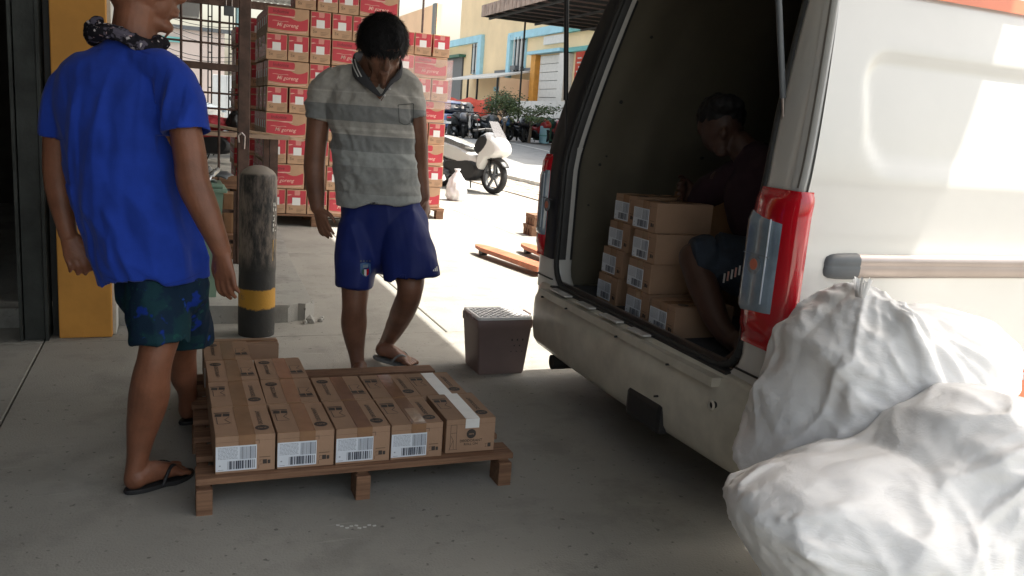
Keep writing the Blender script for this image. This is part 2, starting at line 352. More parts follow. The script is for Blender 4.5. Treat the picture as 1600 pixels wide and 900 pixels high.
# cast concrete slabs with open joints
ul = [-12.76, -10.73, -8.7, -6.67, -4.64, -2.61, -.58, 1.45, 3.48, 5.45, 6.72]; vl = [-3.4, -.8, 1.8, 4.4, 7.0, 9.6, 12.2, 14.8, 17.5]
cells = [(ul[i], ul[i+1], vl[j], vl[j+1]) for i in range(len(ul)-1) for j in range(3, len(vl)-1) if not (ul[i] > 5 and vl[j] > 8)]
cells += [(-12.76, -6.67, -6, 4.4), (-6.67, -.58, -6, 4.4), (-.58, 6.72, -6, 4.4)]
if True:
    for (u_a, u_b, v_a, v_b) in cells:
        mb = MB(); a, b_, c, d = u_a+.003, u_b-.003, v_a+.003, v_b-.003; e = .004
        dz = RNG.uniform(-.0015, .0015)
        mb.add([(a, c, -.018), (b_, c, -.018), (b_, d, -.018), (a, d, -.018), (a, c, -e+dz), (b_, c, -e+dz), (b_, d, -e+dz), (a, d, -e+dz), (a+e, c+e, dz), (b_-e, c+e, dz), (b_-e, d-e, dz), (a+e, d-e, dz)],
               [(0, 1, 5, 4), (1, 2, 6, 5), (2, 3, 7, 6), (3, 0, 4, 7), (4, 5, 9, 8), (5, 6, 10, 9), (6, 7, 11, 10), (7, 4, 8, 11), (8, 9, 10, 11)], K['concrete'])
        mb.build('concrete_slab', ground)
# paver strip beside the kerb
pave = sheet('pavement', [5.46, 6.715], [8, 12, 15, 17, 18, 19, 20], K['joint'], -.012)
pm = []
for k in range(3):
    mb = MB(); mb.box((0, 0, 0), (.2, .385, .03), K['paver'], bev=.006); o = mb.build('paver', pave); pm.append(o.data); bpy.data.objects.remove(o)
n_ = 0
for i in range(6):
    for j in range(22):
        v = 9.2+j*.4+(.2 if i % 2 else 0); o = link('paver', pm[n_ % 3], pave, (5.57+i*.21, v, -.002+RNG.uniform(-.003, .006)+gz(v)), (RNG.uniform(-.01, .01), RNG.uniform(-.01, .01), RNG.uniform(-.03, .03))); n_ += 1
# raised loading platform with broken corner
mb = MB(); poly = [(-.28, 4.70), (.60, 4.70), (.66, 4.74), (.70, 4.73), (.76, 4.80), (.75, 4.9), (.80, 6.2), (.97, 9.05), (-4, 9.05), (-4, 4.70)]
mb.prism(poly, 2, -.01, .10, K['concrete2']); tag(mb.build('loading_platform'), kind='structure')
for (x, y, s) in ((.72, 4.68, .03), (.78, 4.70, .02), (.69, 4.66, .018), (.80, 4.76, .015)):
    mb = MB(); bm = bmesh.new(); bmesh.ops.create_icosphere(bm, subdivisions=1, radius=s)
    for v in bm.verts: v.co *= RNG.uniform(.7, 1.2)
    mb.add([v.co[:] for v in bm.verts], [[v.index for v in f.verts] for f in bm.faces], K['concrete2']); bm.free()
    tag(mb.build('concrete_chip', loc=(x, y, s*.5)), ['largest concrete chip in front of the crumbled platform corner', 'flat concrete chip right of the largest chip at the platform corner', 'small concrete chip left of the largest chip at the platform corner', 'tiny concrete chip farthest right by the platform corner'][int(round(s*1000)) % 7 % 4 if False else {.03: 0, .02: 1, .018: 2, .015: 3}[s]], 'rubble', 'concrete chips at the platform corner')
# ------------------------------------------------------------------ our warehouse: roof, walls, pillar, dark doorway
wh = empty('warehouse_shed', (-4, 4, 0), 0, 'dark loading shed with ochre pillar and open doorway at the left', 'warehouse')
def ch(mb, name, par): 
    o = mb.build(name, par, loc=tuple(-c for c in par.location)); return o
RZ = 4.0; RU = 1.42+RZ/math.tan(SUN_EL)*.985
mb = MB(); us = np.arange(-9, RU, .09); prof = [(u, RZ+(.02 if i % 2 else -.02)) for i, u in enumerate(us)]
vs_ = []; 
for (u, z) in prof: vs_ += [(u, -1.1, z), (u, 25.5, z)]
mb.add(vs_, [(2*i, 2*i+1, 2*i+3, 2*i+2) for i in range(len(prof)-1)], K['roofsheet']); ch(mb, 'roof', wh)
for v in (-.9, 2.5, 7, 13.7, 20, 25):
    mb = MB(); mb.box((-2.8, v, RZ-.16), (12.4, .1, .2), K['rust']); ch(mb, 'roof_beam', wh)
for v in (-1.0, 13.7, 25.2):
    mb = MB(); mb.box((RU-.12, v, RZ/2), (.12, .12, RZ), K['rust']); mb.box((RU-.12, v, .01), (.24, .24, .02), K['rust']); ch(mb, 'roof_post', wh)
mb = MB(); mb.box((-5.3, -1.25, 2), (7.6, .15, 4.0), K['darkwall']); ch(mb, 'rear_light_block', wh)  # unseen wall added and sized to hold back light from the van bay
mb = MB(); mb.box((RU+.08, .75, RZ), (.24, 3.7, .03), K['rust']); ch(mb, 'edge_strip', wh)  # unseen strip added past the roof edge to block a sun patch on the floor
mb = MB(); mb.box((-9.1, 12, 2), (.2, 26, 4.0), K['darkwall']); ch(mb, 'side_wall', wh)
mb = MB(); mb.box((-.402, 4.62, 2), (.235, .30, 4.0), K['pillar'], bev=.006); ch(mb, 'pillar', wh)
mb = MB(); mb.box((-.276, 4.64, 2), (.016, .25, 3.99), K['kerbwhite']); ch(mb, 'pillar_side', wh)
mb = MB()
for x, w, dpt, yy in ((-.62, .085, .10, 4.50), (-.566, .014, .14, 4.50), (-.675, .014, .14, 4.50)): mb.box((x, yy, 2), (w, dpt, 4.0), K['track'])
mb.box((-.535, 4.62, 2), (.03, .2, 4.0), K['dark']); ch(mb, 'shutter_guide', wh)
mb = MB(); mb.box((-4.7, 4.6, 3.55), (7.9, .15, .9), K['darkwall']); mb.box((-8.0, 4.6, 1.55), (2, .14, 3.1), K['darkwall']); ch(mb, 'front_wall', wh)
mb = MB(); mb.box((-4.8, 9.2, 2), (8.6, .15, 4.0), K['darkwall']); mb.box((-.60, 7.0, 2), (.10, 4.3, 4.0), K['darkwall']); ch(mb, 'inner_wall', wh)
# things in the dark doorway
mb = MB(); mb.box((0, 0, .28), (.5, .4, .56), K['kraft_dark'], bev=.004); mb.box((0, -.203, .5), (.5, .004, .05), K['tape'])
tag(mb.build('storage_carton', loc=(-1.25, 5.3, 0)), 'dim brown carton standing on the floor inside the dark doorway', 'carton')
mb = MB(); mb.lathe([(0, 0), (.14, 0), (.15, .02), (.155, .3), (.13, .34), (0, .35)], K['carblue'], n=16)
mb.lathe([(.05, .35), (.05, .39), (0, .39)], K['dark'], n=12)
tag(mb.build('drum', loc=(-1.5, 5.25, .56)), 'small blue drum on a carton inside the dark doorway', 'drum')
bpy.data.objects[-1] if False else None
mb = MB(); mb.box((0, 0, .28), (.4, .4, .56), K['darkwall'], bev=.004)
tag(mb.build('storage_chest', loc=(-1.72, 5.3, 0)), 'black chest under the blue drum inside the dark doorway', 'chest')

# ------------------------------------------------------------------ steel cage / gate on the platform
cage = empty('steel_gate', (.43, 6, .1), 0, 'rusty brown steel mesh gate standing on the platform behind the bollard', 'gate')
CV = 6.0
def cu(px, py, v=CV): return onv(px, py, v)
mb = MB(); mb.box((.445, CV, 1.95), (.075, .07, 3.7), K['rust'], bev=.004); ch(mb, 'post', cage)
for px in (283, 314, 343): 
    u = cu(px, 60).x; mb = MB(); mb.cyl((u, CV, .62), (u, CV, 2.6), .0085, K['rust'], n=6); ch(mb, 'bar', cage)
mb = MB(); mb.cyl((-.1, CV, .62), (-.1, CV, 2.6), .0085, K['rust'], n=6); ch(mb, 'bar', cage)
mb = MB(); mb.cyl((-.22, CV, .62), (-.22, CV, 2.6), .0085, K['rust'], n=6); ch(mb, 'bar', cage)
for py in (35, 69, 146, 170): 
    z = cu(343, py).z; mb = MB(); mb.cyl((-.3, CV-.008, z), (.41, CV-.008, z), .007, K['rust'], n=6); ch(mb, 'bar', cage)
for py, h in ((105, .045), (2, .06), (-60, .04)):
    z = cu(343, py).z; mb = MB(); mb.box((.054, CV-.02, z), (.70, .04, h), K['rust'], bev=.003); ch(mb, 'rail', cage)
mb = MB()
for k in range(2):
    z = cu(343, 330+48*k).z; mb.box((.12, CV+.02, z), (.6, .03, .02), K['rust'])
mb.box((-.24, CV, .35), (.03, .03, .5), K['rust']); mb.box((.40, CV-.01, .35), (.03, .03, .5), K['rust']); ch(mb, 'lower_frame', cage)
p = cu(357, 18); mb = MB(); mb.box((p.x, CV-.04, p.z), (.062, .03, .062), K['greyplastic'], bev=.006)
a = [(p.x-.018, CV-.04, p.z+.03), (p.x-.018, CV-.04, p.z+.075), (p.x, CV-.04, p.z+.09), (p.x+.018, CV-.04, p.z+.075), (p.x+.018, CV-.04, p.z+.03)]
mb.path(a, .005, K['chrome']); tag(mb.build('padlock'), 'grey padlock hanging from the upper rail of the steel gate', 'padlock')
mb = MB(); q = [cu(372, 222), cu(371, 211), cu(376, 207), cu(381, 212), cu(380, 232)]; mb.path([(a.x, CV-.06, a.z) for a in q], .008, K['chrome']); ch(mb, 'hook', cage)
# trestle table with clutter behind the gate
tb = empty('work_table', (.1, 6.9, .1), 0, 'wooden trestle table with sagging board top behind the steel gate', 'table')
mb = MB()
for k in range(3): mb.box((.25, 6.75+k*.2, .955-.004*k), (1.15+.06*k, .19, .028), K['brownboard'])
ch(mb, 'table_top', tb)
for x, y in ((-.2, 6.7), (.72, 6.7), (-.2, 7.2), (.72, 7.2)):
    mb = MB(); mb.box((x, y, .52), (.06, .06, .84), K['rust']); ch(mb, 'leg', tb)
mb = MB(); mb.box((.26, 6.7, .6), (.98, .03, .1), K['wood']); mb.box((.26, 6.7, .3), (.98, .03, .1), K['wood']); ch(mb, 'cross_rail', tb)
mb = MB(); mb.prism([(-.35, -.03), (.3, -.05), (.40, .0), (.33, .05), (-.33, .06)], 2, 0, .02, K['wood_pale'])
tag(mb.build('loose_board', loc=(.55, 6.75, .975), rot=(0, .10, -.05)), 'pale splintered board lying across the table by the gate post', 'board')
def blob(name, c, d, m, lab, cat, amp=.2, seed=1, grp=None):
    bm = bmesh.new(); bmesh.ops.create_icosphere(bm, subdivisions=4, radius=1); mb = MB()
    for v in bm.verts:
        n = noise.noise(v.co*2.2+Vector((seed, 0, 0)))*amp+noise.noise(v.co*6+Vector((seed, 3, 0)))*amp*.35
        v.co = v.co*(1+n); v.co = Vector((v.co.x*d[0], v.co.y*d[1], max(-d[2]*.75, v.co.z*d[2])+d[2]*.75))
    mb.add([v.co[:] for v in bm.verts], [[v.index for v in f.verts] for f in bm.faces], m, True); bm.free()
    return tag(mb.build(name, loc=c), lab, cat, grp)
blob('red_bag', (.30, 6.95, .975), (.12, .09, .06), K['redprint'], 'crumpled red plastic bag on the table behind the steel gate', 'bag', .3, 2)
blob('green_bag', (.20, 7.1, .975), (.16, .1, .04), K['greenbin'], 'flat dark green sack lying behind the red bag on the table', 'bag', .3, 5)
blob('cloth_bundle', (.02, 6.85, .975), (.13, .1, .07), K['brownboard'], 'dirty tan cloth bundle at the left end of the table', 'bundle', .35, 9)
blob('dark_bag', (.46, 6.9, .975), (.07, .07, .09), K['black'], 'black bag on the table right beside the gate post', 'bag', .3, 12)
# green wheelie bin with junk on the lid
bn = empty('waste_bin', (.13, 5.02, .1), 0, 'pale green plastic waste bin half hidden behind the man in blue', 'bin')
mb = MB(); mb.add([(x*w, y*w*1.05, z) for z, w in ((0, .095), (.60, .13)) for x, y in ((-1, -1), (1, -1), (1, 1), (-1, 1))], [(0, 3, 2, 1), (4, 5, 6, 7), (0, 1, 5, 4), (1, 2, 6, 5), (2, 3, 7, 6), (3, 0, 4, 7)], K['greenplastic']); mb.build('bin_body', bn)
mb = MB(); mb.box((0, 0, .612), (.30, .31, .022), K['greenplastic'], bev=.008); mb.box((0, 0, .635), (.26, .27, .022), K['greenplastic'], bev=.008); mb.build('lid', bn)
mb = MB(); mb.cyl((-.1, .14, .04), (-.07, .14, .04), .045, K['black']); mb.cyl((.07, .14, .04), (.1, .14, .04), .045, K['black']); mb.build('wheel', bn)
for i, (x, y, r, m_) in enumerate(((-.02, -.02, .5, 'silver'), (.07, .05, -.4, 'greyplastic'), (.02, -.08, 1.2, 'silver'))):
    mb = MB(); nn = 7; vs_ = []
    for a in range(nn):
        for b_ in range(nn): vs_.append(((a/6-.5)*.22, (b_/6-.5)*.13, noise.noise(Vector((a*.7+i*5, b_*.7, 0)))*.04+.035))
    mb.add(vs_, [(a*nn+b_, (a+1)*nn+b_, (a+1)*nn+b_+1, a*nn+b_+1) for a in range(nn-1) for b_ in range(nn-1)], K[m_], True)
    o = tag(mb.build('crumpled_foil', loc=(.13+x, 5.02+y, .745+.012*i), rot=(.1*i, .35-.3*i, r)), ['silver crumpled foil lying on top of the waste bin lid', 'grey crumpled plastic sheet hanging off the waste bin lid', 'small silver foil scrap at the front of the waste bin lid'][i], 'litter')
    sm = o.modifiers.new('thick', 'SOLIDIFY'); sm.thickness = .004
mb = MB(); mb.box((0, 0, .14), (.3, .2, .28), K['kraft_dark'], bev=.004); mb.box((0, -.102, .14), (.05, .004, .28), K['tape'])
tag(mb.build('side_carton', loc=(.36, 6.3, .28)), 'small brown carton on the shelf behind the bollard', 'carton')
mb = MB(); mb.box((0, 0, .09), (.5, .3, .18), K['wood'], bev=.004)
tag(mb.build('timber_block', loc=(.36, 6.3, .1)), 'dark timber block under the small carton behind the bollard', 'timber')

# ------------------------------------------------------------------ bollard
bo = empty('bollard', (.408, 4.47, 0), 0, 'scuffed black and yellow concrete bollard beside the platform', 'bollard')
mb = MB(); mb.lathe([(.092, 0), (.094, .1), (.0935, .3), (.092, .33), (.094, .36), (.0925, .6), (.094, .82), (.093, .838), (.086, .85), (.07, .868), (.045, .884), (.02, .891), (0, .892)], K['bollard'], n=40); o = mb.build('shaft', bo)
for v in o.data.vertices: 
    v.co += Vector((v.co.x, v.co.y, 0)).normalized()*noise.noise(v.co*12)*.003 if v.co.xy.length > .01 else Vector((0, 0, 0))
mb = MB()
rr = random.Random(5)
def onb(a, z, r=.0948): return (math.cos(a)*r, math.sin(a)*r, z)
def bpatch(a0, a1, z0, z1, m, r=.0948): mb.add([onb(a0, z0, r), onb(a1, z0, r), onb(a1, z1, r), onb(a0, z1, r)], [(0, 1, 2, 3)], m)
for k in range(4): bpatch(math.radians(-42), math.radians(-18), .405+.03*k, .435+.03*k+(.0 if k < 3 else -.008), K['ypatch'])
for k in range(6):
    z = .56+k*.026
    for j in range(3):
        if rr.random() < .75: a = math.radians(-44+j*6); bpatch(a, a+math.radians(rr.uniform(2, 5)), z, z+rr.uniform(.006, .02), K['kerbwhite'], .0955)
mb.build('stencil_lettering', bo)

# ================================================================== FAR SIDE OF THE STREET
FU = 19.0
def f2(px, py): q = onu(px, py, FU); return q.y, q.z
fb = empty('yellow_warehouse', (FU, 45, .45), 0, 'cream yellow warehouse with pale blue trim and white roller door across the street', 'warehouse')
vL = f2(722, 0)[0]
mb = MB(); mb.box((FU+5, (vL+20)/2, 9), (10, vL-20, 18), K['yellowwall']); ch(mb, 'wall', fb)
v0 = f2(700, 100)[0]+14; zt = f2(740, 62)[1]
mb = MB(); mb.box((FU+4.6, (vL+v0)/2, zt/2), (9, v0-vL-.01, zt), K['yellowwall']); ch(mb, 'side_wing', fb)
def fbox(x0, y0, x1, y1, d, m, name, par=fb, off=0):   # box on the facade from image-aligned opposite corners
    a = f2(x0, y0); c = f2(x1, y1); mb = MB(); z0, z1 = sorted((a[1], c[1])); va, vb = sorted((a[0], c[0]))
    mb.box((FU-d/2-off, (va+vb)/2, (z0+z1)/2), (d, vb-va, z1-z0), m); return ch(mb, name, par)
# window one with blue surround (left wing)
def win(x0, x1, y0, y1, nb):
    va, zb = f2(x0, y1); vb = f2(x1, y1)[0]; ztp = f2(x0, y0)[1]
    mb = MB(); mb.box((FU-.05, (va+vb)/2, (zb+ztp)/2), (.1, va-vb, ztp-zb), K['bluetrim']); fr = ch(mb, 'window', fb)
    mb = MB(); mb.box((FU-.11, (va+vb)/2, (zb+ztp)/2), (.02, (va-vb)*.86, (ztp-zb)*.94), K['greywall']); o = mb.build('pane', fr)
    mb = MB()
    for i in range(nb): 
        v = vb+(va-vb)*(i+.5)/nb; mb.box((FU-.20, v, (zb+ztp)/2), (.05, .09, (ztp-zb)), K['shutter'] if i % 2 else K['track'])
    for z in (zb+.2, ztp-.2): mb.box((FU-.16, (va+vb)/2, z), (.05, va-vb, .06), K['track'])
    mb.build('window_grille', fr)
win(739, 751, 70, 116, 5); win(804, 821, 60, 112, 6)
vA = f2(757, 60)[0]; vB = f2(752, 60)[0]
def strip(xa, xb, yt, yb, m, name, d=.16):     # horizontal/vertical trim given by its image extents
    va = f2(xa, yt)[0]; vb = f2(xb, yt)[0]; z1 = f2((xa+xb)/2, yt)[1]; z0 = f2((xa+xb)/2, yb)[1]
    mb = MB(); mb.box((FU-d/2, (va+vb)/2, (z0+z1)/2), (d, abs(va-vb), z1-z0), m); return ch(mb, name, fb)
strip(680, 757, 62, 72, K['bluetrim'], 'blue_band', .22); strip(752, 757.5, 62, 118, K['bluetrim'], 'blue_jamb', .24)
strip(800, 885, 45, 57, K['bluetrim'], 'blue_band', .22); strip(799, 803.5, 56, 150, K['bluetrim'], 'blue_jamb', .24)
strip(890, 960, 30, 46, K['tealtrim'], 'teal_band', .25); strip(889, 960, 72, 79, K['tealtrim'], 'teal_band', .3)
strip(853, 888, 55, 68, K['shutter'], 'sign_board', .12); strip(836, 888, 79, 84, K['bluetrim'], 'door_hood', .5)
strip(838, 845, 86, 190, K['pillar'], 'door_jamb', .3)
va, vb = f2(844, 150)[0], f2(886, 150)[0]; z1 = f2(860, 87)[1]
n_ = 10; dr = empty('roller_door', (FU-.1, (va+vb)/2, .45)); dr.parent = fb; dr.location = (-.1, (va+vb)/2-45, 0)
for i in range(n_):
    h = (z1-.45)/n_; mb = MB(); mb.box((0, 0, h*(i+.5)), (.1, va-vb, h-.025), K['shutter'], bev=.02); mb.build('panel', dr)
mb = MB(); mb.box((.06, 0, (z1-.45)/2), (.02, va-vb, z1-.45), K['greyplastic']); mb.build('door_backing', dr)
strip(888, 897, 84, 200, K['shutter'], 'white_column', .5)
strip(775, 838, 108, 112, K['greyplastic'], 'conduit', .1); strip(783, 830, 136, 143, K['bluetrim'], 'low_hood', .5)
fbox(809, 104, 816, 110, .5, K['greyplastic'], 'air_unit')
# grey door and lean-to with red banner on the left wing
strip(690, 728, 88, 92, K['greenbin'], 'shop_hood', .5); strip(690, 725, 92, 160, K['greyplastic'], 'shop_door', .12)
fb2 = empty('lean_to', (FU-1.5, 53, .45), 0, 'low lean to roof on posts in front of the yellow warehouse left end', 'shelter')
va, z1 = f2(690, 125); vb = f2(776, 113)[0]
mb = MB(); k = (FU-2.2)/FU
q0 = onu(690, 124, FU-2.2); q1 = onu(777, 112, FU-2.2)
mb.add([(FU-2.2, q0.y, q0.z), (FU-2.2, q1.y, q0.z), (FU-.02, q1.y, q0.z+.5), (FU-.02, q0.y, q0.z+.5), (FU-2.2, q0.y, q0.z-.1), (FU-2.2, q1.y, q0.z-.1), (FU-.02, q1.y, q0.z+.4), (FU-.02, q0.y, q0.z+.4)], [(0, 1, 2, 3), (7, 6, 5, 4), (0, 4, 5, 1), (1, 5, 6, 2), (2, 6, 7, 3), (3, 7, 4, 0)], K['shutter']); ch(mb, 'roof', fb2)
for q in (q1.y+.1, (q0.y+q1.y)/2, (q0.y+2*q1.y)/3): mb = MB(); mb.box((FU-2.1, q, q0.z/2), (.1, .1, q0.z), K['dark']); ch(mb, 'post', fb2)
mb = MB(); mb.box((FU-.4, q1.y+.06, q0.z/2), (3.2, .1, q0.z-.12), K['orangewall']); ch(mb, 'end_wall', fb2)
mb = MB(); vs_ = []
a, c = onu(704, 148, FU-2.6), onu(768, 150, FU-2.6); n_ = 14
for i in range(n_+1):
    t = i/n_
    for j in range(4): 
        hh = a.z-.15-.35*math.sin(t*math.pi*2.0)**2*.5; zz = hh-(j/3)*(1.2-.3*t); vs_.append((FU-2.6+.05*math.sin(i*1.3+j), a.y+(c.y-a.y)*t, zz))
mb.add(vs_, [(i*4+j, (i+1)*4+j, (i+1)*4+j+1, i*4+j+1) for i in range(n_) for j in range(3)], K['banner'], True)
o = tag(mb.build('red_banner'), 'sagging red cloth banner strung below the lean to roof', 'banner'); m_ = o.modifiers.new('t', 'SOLIDIFY'); m_.thickness = .01
hd = empty('hoarding', (17, 42, .45), 0, 'row of white site panels behind the parked motorcycles', 'fence')
for i in range(7):
    x0 = 748+i*20; 
    p = onu(x0, 200, 17.3); p2 = onu(x0+19.6, 200, 17.3); zt = onu(757, 157, 17.3).z
    mb = MB(); mb.box((17.3, (p.y+p2.y)/2, (.45+zt)/2), (.05, abs(p.y-p2.y), zt-.45), K['shutter'], bev=.01); ch(mb, 'panel', hd)
# upper orange building to the left
ob = empty('orange_building', (FU+8, 88, .45), 0, 'tall pale orange blank wall building behind the noodle carton stacks', 'building')
U2 = 21; a = onu(684, 5, U2); c = onu(600, 30, U2)
mb = MB(); mb.add([(U2, a.y, 0), (U2, 160, 0), (U2, 160, a.z*1.02), (U2, a.y, a.z), (U2+.5, a.y+.3, 0), (U2+.5, 160, 0), (U2+.5, 160, a.z*1.02), (U2+.5, a.y+.3, a.z)], [(0, 1, 2, 3), (5, 4, 7, 6), (4, 0, 3, 7), (3, 2, 6, 7), (1, 5, 6, 2)], K['orangewall']); ch(mb, 'wall', ob)
mb = MB(); mb.box((U2-.1, a.y+.4, a.z-2), (.2, .8, 4.0), K['greyplastic']); ch(mb, 'edge_strip', ob)  # gutter at the near end of the wall
# corrugated canopy on thin posts
vC = 34.5; cn = empty('corrugated_canopy', (14, vC, .45), 0, 'brown corrugated sheet canopy on thin posts over the motorcycle parking', 'canopy')
uA = onv(753, 27, vC).x; zA = onv(753, 27, vC).z; uB = FU-.05
mb = MB(); n_ = 60
for i in range(n_):          # corrugated fascia along the front
    v = vC-i*.22; mb.box((uA-.02-(.015 if i % 2 else 0), v-.11, zA+.24), (.03, .222, .46), K['awning'])
ch(mb, 'fascia', cn)
mb = MB()
for i in range(34): u = uA+i*(uB-uA)/34; mb.box((u+.1, vC+.01+(.012 if i % 2 else 0), zA+.10), ((uB-uA)/34, .03, .16), K['awning'])
ch(mb, 'end_fascia', cn)
mb = MB(); mb.box(((uA+uB)/2, vC-6.6, zA+.26), (uB-uA, 13.2, .05), K['rust']); ch(mb, 'roof', cn)
for i in range(13): mb = MB(); mb.box(((uA+uB)/2, vC-.2-i*1.05, zA+.06), (uB-uA-.1, .06, .1), K['dark']); ch(mb, 'purlin', cn)
mb = MB()
for u in (uA+.3, uA+2.4, uA+4.6): mb.box((u, vC-6.6, zA-.04), (.06, 13, .08), K['dark'])
ch(mb, 'truss', cn)
for u, v in ((14.0, vC-.1), (14.0, vC-12.5), (17.5, vC-.1)): 
    mb = MB(); mb.cyl((u, v, gz(v)), (u, v, zA), .045, K['postdark'], n=8); ch(mb, 'post', cn)
sg_ = onu(908, 104, 16.5); sgt = empty('red_sign', tuple(sg_), 0, 'red hanging sign board beside the white column behind the van', 'sign')
mb = MB(); q0 = onu(898, 128, 16.5); q1 = onu(920, 80, 16.5); mb.box((0, 0, 0), (.18, abs(q0.y-q1.y)*.8, abs(q1.z-q0.z)), K['banner'], bev=.02); mb.build('board', sgt)
mb = MB(); hz_ = abs(q1.z-q0.z)
for k in range(5): mb.box((-.095, .1*math.sin(k*2.3), -hz_*.32+k*hz_*.15), (.01, abs(q0.y-q1.y)*.35, hz_*.05), K['shutter'])
mb.build('sign_marks', sgt)
for k, (y0, y1, vv) in enumerate(((22, 60, 40), (30, 75, 44), (62, 84, 38), (70, 92, 42), (14, 40, 46))):
    a = onv(230, y0, vv); c = onv(400, y1, vv); mb = MB(); pts = [a.lerp(c, t/8)-Vector((0, 0, 1.0*math.sin(t/8*math.pi)*.4)) for t in range(9)]; a2 = a-(c-a)*.5; mb.path([a2]+pts+[c+(c-a)*.3], .018, K['postdark'], n=5)
    tag(mb.build('overhead_wire'), ['overhead wire crossing the sky above the gate, topmost but one', 'overhead wire sloping across the pink building top', 'overhead wire low across the pink building green band', 'lowest overhead wire in front of the pink building', 'topmost overhead wire in the sky behind the gate'][k], 'wire', 'wires behind the gate')
# background seen through the gate
pb = empty('pink_building', (1, 62, .45), 0, 'low pale pink building seen through the steel gate', 'building')
a = onv(351, 52, 62); mb = MB(); mb.box((a.x-13, 67, a.z/2), (26, 10, a.z), K['pinkwall']); ch(mb, 'wall', pb)
mb = MB(); mb.box((a.x-12.6, 61.9, a.z+.1), (26.6, .3, .25), K['greyplastic']); ch(mb, 'coping', pb)
b0 = onv(283, 67, 62); b1 = onv(255, 56, 62); mb = MB(); mb.box((b0.x-4, 61.85, (b0.z+b1.z)/2), (8, .1, abs(b1.z-b0.z)), K['tealtrim']); ch(mb, 'green_band', pb)
a = onv(332, 116, 30); b_ = onv(372, 116, 30); mb = MB()
for i in range(3): mb.box((a.x+(b_.x-a.x)*(i+.5)/3*1.6, 30, .45+(a.z-.45)/2), ((b_.x-a.x)/3*1.58, .1, a.z-.45), K['greywall'], bev=.01)
tag(mb.build('grey_fence', loc=(0, 0, 0)), 'pale grey sheet fence behind the parked white car', 'fence')
for px, v in ((328, 24), (361, 22)):
    a = onv(px, 80, v); t = empty('lattice_mast', (a.x, v, gz(v)), 0, 'thin lattice mast seen through the gate'+(' near its right post' if px > 340 else ' at its middle'), 'mast', 'lattice masts behind the gate')
    w = .045
    for sx in (-1, 1): mb = MB(); mb.cyl((sx*w, 0, 0), (sx*w, 0, 7), .018, K['dark'], n=6); mb.build('upright', t)
    mb = MB()
    for i in range(14): mb.box((0, 0, .4+i*.45), (2*w, .03, .03), K['dark'])
    tag(mb.build('rungs', t), kind='stuff')
a = onv(370, 60, 20); mb = MB(); mb.cyl((a.x, 20, gz(20)), (a.x, 20, 7), .035, K['bluetrim'], n=10); tag(mb.build('pale_pipe'), 'pale blue vertical pipe just left of the gate post', 'pipe')
a = onv(660, 40, 26); mb = MB(); mb.cyl((a.x, 26, gz(26)), (a.x, 26, 8), .04, K['rust'], r1=.03, n=10); tag(mb.build('flag_pole'), 'thin brown pole rising behind the right carton stack', 'pole')
a = onv(300, 5, 14); b_ = onv(268, 22, 14); mb = MB(); mb.add([(b_.x-.3, 14, b_.z), (a.x+.1, 14, b_.z), (a.x+.2, 14, 3.9), (b_.x-.3, 14, 3.9), (b_.x-.3, 14.5, b_.z), (a.x+.1, 14.5, b_.z), (a.x+.2, 14.5, 3.9), (b_.x-.3, 14.5, 3.9)], [(0, 3, 2, 1)[::-1], (4, 5, 6, 7)[::-1], (0, 1, 5, 4), (1, 2, 6, 5), (2, 3, 7, 6), (3, 0, 4, 7)], K['greywall'])
fixn(tag(mb.build('hanging_box'), 'pale grey box hanging below the shed roof above the gate', 'duct'))
# ================================================================== VEHICLES (small)
def shell(mb, poly, w, m, k=.82, y0=0, smooth=True):       # rounded slab from a side profile (x,z)
    cx = sum(p[0] for p in poly)/len(poly); cz = sum(p[1] for p in poly)/len(poly); n = len(poly)
    lay = [(-w, k), (-w*.82, .94), (-w*.5, 1), (w*.5, 1), (w*.82, .94), (w, k)]
    vs = [(cx+(x-cx)*s, y0+y, cz+(z-cz)*s) for y, s in lay for x, z in poly]
    fs = [(l*n+i, l*n+(i+1) % n, (l+1)*n+(i+1) % n, (l+1)*n+i) for l in range(5) for i in range(n)]
    mb.add(vs, fs, m, smooth); mb.add(vs, [tuple(range(n))[::-1], tuple(range(5*n, 6*n))], m)
def smoothpoly(pts, it=2):
    for _ in range(it):
        q = []
        for i in range(len(pts)):
            a, b = pts[i], pts[(i+1) % len(pts)]
            q += [(a[0]*.75+b[0]*.25, a[1]*.75+b[1]*.25), (a[0]*.25+b[0]*.75, a[1]*.25+b[1]*.75)]
        pts = q
    return pts
YX = Matrix.Rotation(math.pi/2, 4, 'X')
def wheel(parent, name, x, r, w, y=0, rimm='greyplastic', spokes=5):
    mb = MB(); t = r*.22; T = Matrix.Translation((x, y, r)) @ YX
    mb.lathe([(r-t, -w*.4), (r-t*.3, -w*.5), (r, -w*.25), (r, w*.25), (r-t*.3, w*.5), (r-t, w*.4)], K['tyre'], n=28, mx=T); o = mb.build(name, parent)
    mb = MB(); mb.lathe([(r-t, -w*.4), (r-t*1.25, -w*.42), (r-t*1.3, w*.42), (r-t, w*.4)], K[rimm], n=28, mx=T)
    for i in range(spokes):
        a = 2*math.pi*i/spokes; mb.box((0, (r-t)*.5, 0), (r*.13, r-t, w*.3), K[rimm], mx=T @ Matrix.Rotation(a, 4, 'Z'))
    mb.lathe([(0, -w*.5), (r*.16, -w*.45), (r*.16, w*.45), (0, w*.5)], K[rimm], n=12, mx=T); mb.build('rim', o); return o
